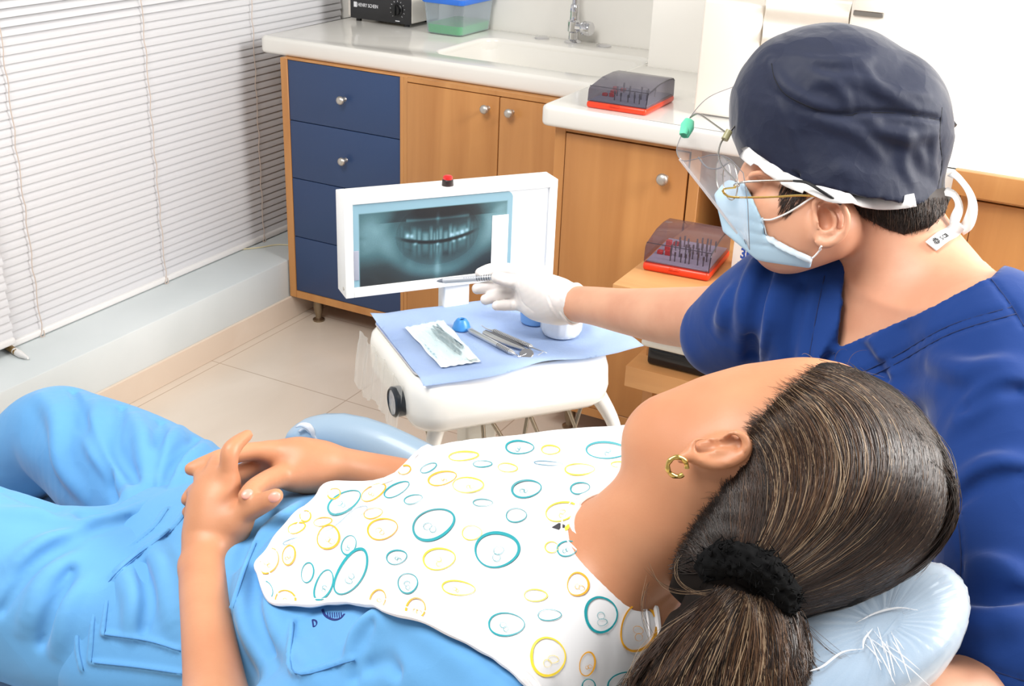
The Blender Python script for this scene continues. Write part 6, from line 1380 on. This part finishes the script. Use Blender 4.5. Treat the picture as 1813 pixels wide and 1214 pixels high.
bm = B(); a, b = to_world(Q(1221, 213, 1.40)), to_world(Q(1211, 240, 1.385)); tube(bm, [a, a*.6+b*.4, b], [.0060, .0085, .0060], 12, flat=(tuple(RM.T @ np.array([0, 0, 1.0])), .5)); tube(bm, [a*.5+b*.5, a*.2+b*.8, b*1.0], [.0035, .005, .0042], 10); cl_ = obj('clip', bm, GRN, shield, label='mint green clip')
WIRE = mat('wire_silver', (176, 172, 164), 0.25, 1.0); GOLD = MATS['gold']
for L, r, m, nm in (([(1222, 208, 1.40), (1232, 202, 1.395), (1242, 204, 1.385), (1265, 220, 1.36), (1287, 236, 1.335)], .0011, WIRE, 'wire'), ([(1287, 238, 1.335), (1276, 254, 1.33), (1272, 275, 1.325), (1280, 296, 1.315), (1297, 314, 1.30), (1303, 322, 1.295)], .0010, WIRE, 'wire'), ([(1279, 337, 1.30), (1284, 344, 1.298), (1300, 349, 1.295), (1360, 349, 1.288), (1412, 346, 1.283), (1446, 347, 1.278)], .0012, GOLD, 'wire'), ([(1303, 332, 1.29), (1284, 334, 1.295), (1279, 338, 1.30)], .0010, GOLD, 'wire'), ([(1294, 232, 1.345), (1302, 222, 1.36)], .0010, WIRE, 'wire'), ([(1236, 278, 1.33), (1252, 296, 1.325), (1272, 298, 1.32), (1290, 288, 1.315)], .0009, EDG, 'wire')):
    bm = B(); tube(bm, [to_world(Q(*p)) for p in L], r, 8, 5); obj(nm, bm, m, shield)
bm = B(); a, b = to_world(Q(1291, 232, 1.332)), to_world(Q(1283, 247, 1.33)); tube(bm, [a, b], .0042, 10); obj('joint_block', bm, mat('joint_olive', (150, 146, 110), .35), shield)
# eyeglasses
gl = thing('eyeglasses', 'thin wire eyeglasses with dark temple tips, worn behind the clear shield', 'eyeglasses', tuple(to_world(Q(1300, 320, 1.33))))
def lens(c, rx, ry, dx, d):
    pts = []
    for k in range(36): a = 2*math.pi*k/36; pts.append(Q(c[0]+rx*math.cos(a)+2*math.sin(a), c[1]+ry*math.sin(a), d+dx*math.cos(a)))
    return pts
for c, d, nm in (((1293, 320), 1.315, 'near'), ((1281, 312), 1.385, 'far')):
    pts = [to_world(p) for p in lens(c, 13, 34, -.018, d)]; bm = B(); tube(bm, pts, .0008, 6, closed=True); rim = obj('rim', bm, WIRE, gl)
    bm = B(); cv = bm.verts.new(np.mean(pts, 0)); vv_ = [bm.verts.new(p) for p in pts]
    for i in range(36): bm.faces.new((vv_[i], vv_[(i+1) % 36], cv))
    obj('lens', bm, VIS, rim, auto=False)
bm = B(); tube(bm, [to_world(Q(*p)) for p in ((1283, 312, 1.335), (1277, 308, 1.35), (1278, 308, 1.37))], .0009, 6, 4); obj('bridge', bm, WIRE, gl)
bm = B(); tube(bm, [to_world(Q(*p)) for p in ((1306, 326, 1.296), (1318, 322, 1.288), (1360, 320, 1.282), (1406, 320, 1.277))], .0012, 8, 4); obj('temple', bm, WIRE, gl)
bm = B(); tube(bm, [to_world(Q(*p)) for p in ((1404, 320, 1.277), (1428, 323, 1.272), (1452, 337, 1.266), (1476, 352, 1.268), (1496, 368, 1.28))], [.0014, .0018, .0018, .0018, .0012], 8, 4); obj('temple_tip', bm, mat('tip_black', (24, 24, 26), .4), gl)
bm = B(); box(bm, (-.003, -.003, -.0015), (.003, .003, .0015), .0006, 1, Matrix.Translation(to_world(Q(1304, 328, 1.294)))); obj('hinge', bm, WIRE, gl)
# pleated mask with ear loops
MK = mat('mask_blue', (184, 214, 232), 0.7, bump=.15, bscale=500, bdist=.0005)
mk = Field(*fbox([Q(1250, 300, 1.45), Q(1460, 490, 1.25)], .03), .0024)
mk.F = (np.minimum(.05, D.val(np.stack(np.meshgrid(*mk.ax, indexing='ij'), -1))-.0045)).astype(np.float32)
mk.chain(QR([(1302, 345, 1.368, .012), (1292, 372, 1.368, .017), (1312, 405, 1.366, .022), (1345, 440, 1.362, .020)]), .025)
mk.poly([(1262, 335), (1290, 318), (1318, 324), (1330, 345), (1342, 372), (1351, 392), (1354, 415), (1372, 428), (1405, 446), (1438, 459), (1435, 475), (1400, 470), (1358, 464), (1340, 460), (1280, 410)], 1.1, 1.46, op='&')
for L in ([(1290, 380), (1318, 388), (1350, 398)], [(1305, 408), (1330, 412), (1353, 418)], [(1322, 432), (1345, 434), (1372, 438)]): mk.line(L, .0016, .0004, .0015, '-', taper=False)
mko = mk.mesh('face_mask', MK, dn, 1)
bm = B(); P_, N_ = over(mk, [(1349, 386), (1353, 402), (1358, 418), (1378, 433), (1405, 447), (1436, 461)], .0006); ribbon(bm, P_, N_, .0075, .001); obj('binding', bm, mat('mask_binding', (208, 224, 234), .7, bump=.2, bscale=900, bdist=.0004), mko, auto=False)
for L in ([(1350, 388), (1368, 388), (1390, 380), (1412, 368), (1430, 356), (1442, 349)], [(1428, 460), (1440, 452), (1450, 441), (1456, 434)]):
    P_, N_ = over(D, L, .0028); bm = B(); tube(bm, P_, .0011, 7); obj('ear_loop', bm, BAND, mko)
# cap ties at the nape, printed strap
for L, w in (([(1684, 306, 1.33), (1698, 316, 1.325), (1716, 340, 1.32), (1722, 366, 1.32), (1714, 396, 1.325), (1700, 408, 1.33)], .0135), ([(1672, 338, 1.325), (1690, 346, 1.32), (1698, 366, 1.318), (1690, 392, 1.32), (1694, 412, 1.325)], .0140)):
    pts = crom([to_world(Q(*p)) for p in L], 5); nn = np.array([RM.T @ nrm((.25+.4*math.sin(i*.2), -.35, -.9)) for i in range(len(pts))]); bm = B(); ribbon(bm, pts, nn, w, .001); obj('tie', bm, BAND, cap_o, auto=False)
tg_p = [(1700, 396, 1.315), (1686, 410, 1.31), (1668, 420, 1.303), (1648, 436, 1.300)]
dq = D.hit([(u, v) for u, v, _ in tg_p]); pts = [to_world(Q(u, v, (d if not np.isnan(d) else d0)-.004)) for (u, v, d0), d in zip(tg_p, dq)]; pts = crom(pts, 5); nn = np.array([RM.T @ nrm((.1, -.5, -.85))]*len(pts)); bm = B(); ribbon(bm, pts, nn, .0155, .001); tagm = obj('printed_strap', bm, BAND, shield, auto=False)
e = np.array(pts[12]); xd = nrm(np.array(pts[4])-np.array(pts[14])); Mz = frame(e+nn[0]*.0013, xd, z=nn[0]); text('strap_lettering', 'sca', Mz @ Matrix.Translation((.004, -.003, 0)), .011, mat('ink_black', (30, 30, 32), .5), tagm)
bm = B()
for k in range(8): M = Mz @ Matrix.Translation((-.003, 0.0005, 0)) @ Matrix.Rotation(k*math.pi/4, 4, 'Z'); box(bm, (.0014, -.0006, 0), (.0042, .0006, .0003), M=M); box(bm, (.0032, .0003, 0), (.0042, .0018, .0003), M=M)
obj('strap_emblem', bm, MATS['ink_black'], tagm, False)
for u, v, d in ((1673, 203, 1.36), (1684, 218, 1.355)):
    bm = B(); a = to_world(Q(u-4, v-6, d)); b = to_world(Q(u+5, v+6, d-.004)); tube(bm, [a, b], .0042, 8); obj('cord_stop', bm, mat('cord_stop_dark', (52, 54, 60), .5), cap_o)
# ---------------------------------------------------------------- glove and pen
GLV = mat('glove_latex', (228, 221, 217), 0.42, sss=.08, bump=.1, bscale=300, bdist=.0004)
Gl = Field(*fbox([Q(825, 450, 2.0), Q(1040, 590, 1.82)], .03), .0018)
for c, k in (([(1020, 538, 1.868, .0305), (1000, 535, 1.878, .0325), (980, 528, 1.885, .0335), (957, 518, 1.905, .0325), (938, 512, 1.925, .028)], .0), ([(985, 542, 1.885, .029), (955, 540, 1.90, .0265), (938, 537, 1.915, .020)], .015), ([(985, 525, 1.875, .028), (955, 512, 1.885, .024), (930, 503, 1.897, .0165)], .015),
             ([(950, 494, 1.925, .020), (922, 484, 1.938, .0128), (892, 476, 1.942, .0110), (868, 477, 1.935, .0100), (850, 483, 1.927, .0086)], .005), ([(945, 508, 1.93, .018), (902, 506, 1.938, .0116), (872, 507, 1.936, .0107), (845, 511, 1.93, .0091)], .004),
             ([(945, 523, 1.928, .017), (905, 520, 1.934, .0113), (880, 524, 1.93, .0105), (860, 530, 1.924, .0091)], .004), ([(945, 538, 1.918, .015), (915, 539, 1.922, .0100), (895, 540, 1.919, .0093), (879, 541, 1.914, .0079)], .004),
             ([(945, 510, 1.893, .0195), (920, 500, 1.900, .0132), (898, 496, 1.898, .0113), (880, 491, 1.894, .0102)], .005)): Gl.chain(QR(c), k)
Gl.ripple(lambda X, Y, Z: -.0002*np.abs(nz2(X, Y, Z))+.0002*np.sin(X*520+Y*200)*np.sin(Y*260+Z*180))
for L in ([(921, 470), (924, 480), (921, 490)], [(914, 470), (917, 482), (914, 490)], [(930, 468), (933, 480)], [(905, 514), (906, 527)], [(913, 514), (915, 530)], [(905, 534), (906, 545)], [(912, 492), (914, 505), (911, 512)], [(918, 490), (921, 506)], [(970, 525), (980, 545), (990, 562)], [(985, 512), (992, 535), (1000, 560)], [(1000, 505), (1008, 530)], [(918, 512), (925, 535), (945, 552)]): Gl.line(L, .0012, .0004, .0014, '-')
for L in ([(968, 528), (977, 548), (988, 564)], [(1002, 512), (1000, 535), (1006, 560)]): Gl.line(L, .0014, .0004, .002, '+')
gv = Gl.mesh('glove', GLV, dn, 1)
ring_ = []; c0 = Q(1017, 538, 1.868); ax_ = nrm(Q(1050, 541, 1.83)-Q(1000, 536, 1.88)); e1 = nrm(np.cross(ax_, (0, 0, 1))); e2 = np.cross(ax_, e1)
bm = B(); tube(bm, [to_world(c0+.0322*(math.cos(a)*e1+math.sin(a)*e2)+ax_*.003*math.sin(3*a)) for a in np.linspace(0, 2*math.pi, 40, endpoint=False)], .0022, 8, closed=True); obj('rolled_cuff', bm, GLV, gv, auto=False)
pen = thing('pen', 'silver pen held in the gloved hand, pointing at the film', 'pen', tuple(to_world(Q(780, 496, 1.945))))
a, b = to_world(Q(773, 497.5, 1.948)), to_world(Q(893, 489, 1.912)); d = b-a
bm = B(); tube(bm, [a, a+d*.03, a+d*.10], [.0006, .0022, .0042], 14); obj('tip', bm, mat('pen_tip', (150, 155, 166), .35, .6), pen)
bm = B(); tube(bm, [a+d*.10, a+d*.13, b], [.0043, .0050, .0050], 16); obj('barrel', bm, mat('pen_silver', (208, 211, 216), .4, .45), pen)
bm = B()
for k in range(9): f0 = .60+.035*k; tube(bm, [a+d*f0, a+d*(f0+.018)], .0053, 14)
obj('grip_rings', bm, mat('pen_ring', (150, 152, 156), .3, .9), pen)
bm = B(); Mp = frame(a+d*.40+RM.T @ np.array([0, -.0012, -.0051]), d, z=RM.T @ np.array([0, -.2, -1.0]))
for k in range(8): box(bm, (.004*k, 0, 0), (.004*k+.0024, .0012, .0003), M=Mp)
obj('small_print', bm, MATS['pen_tip'], pen, False)
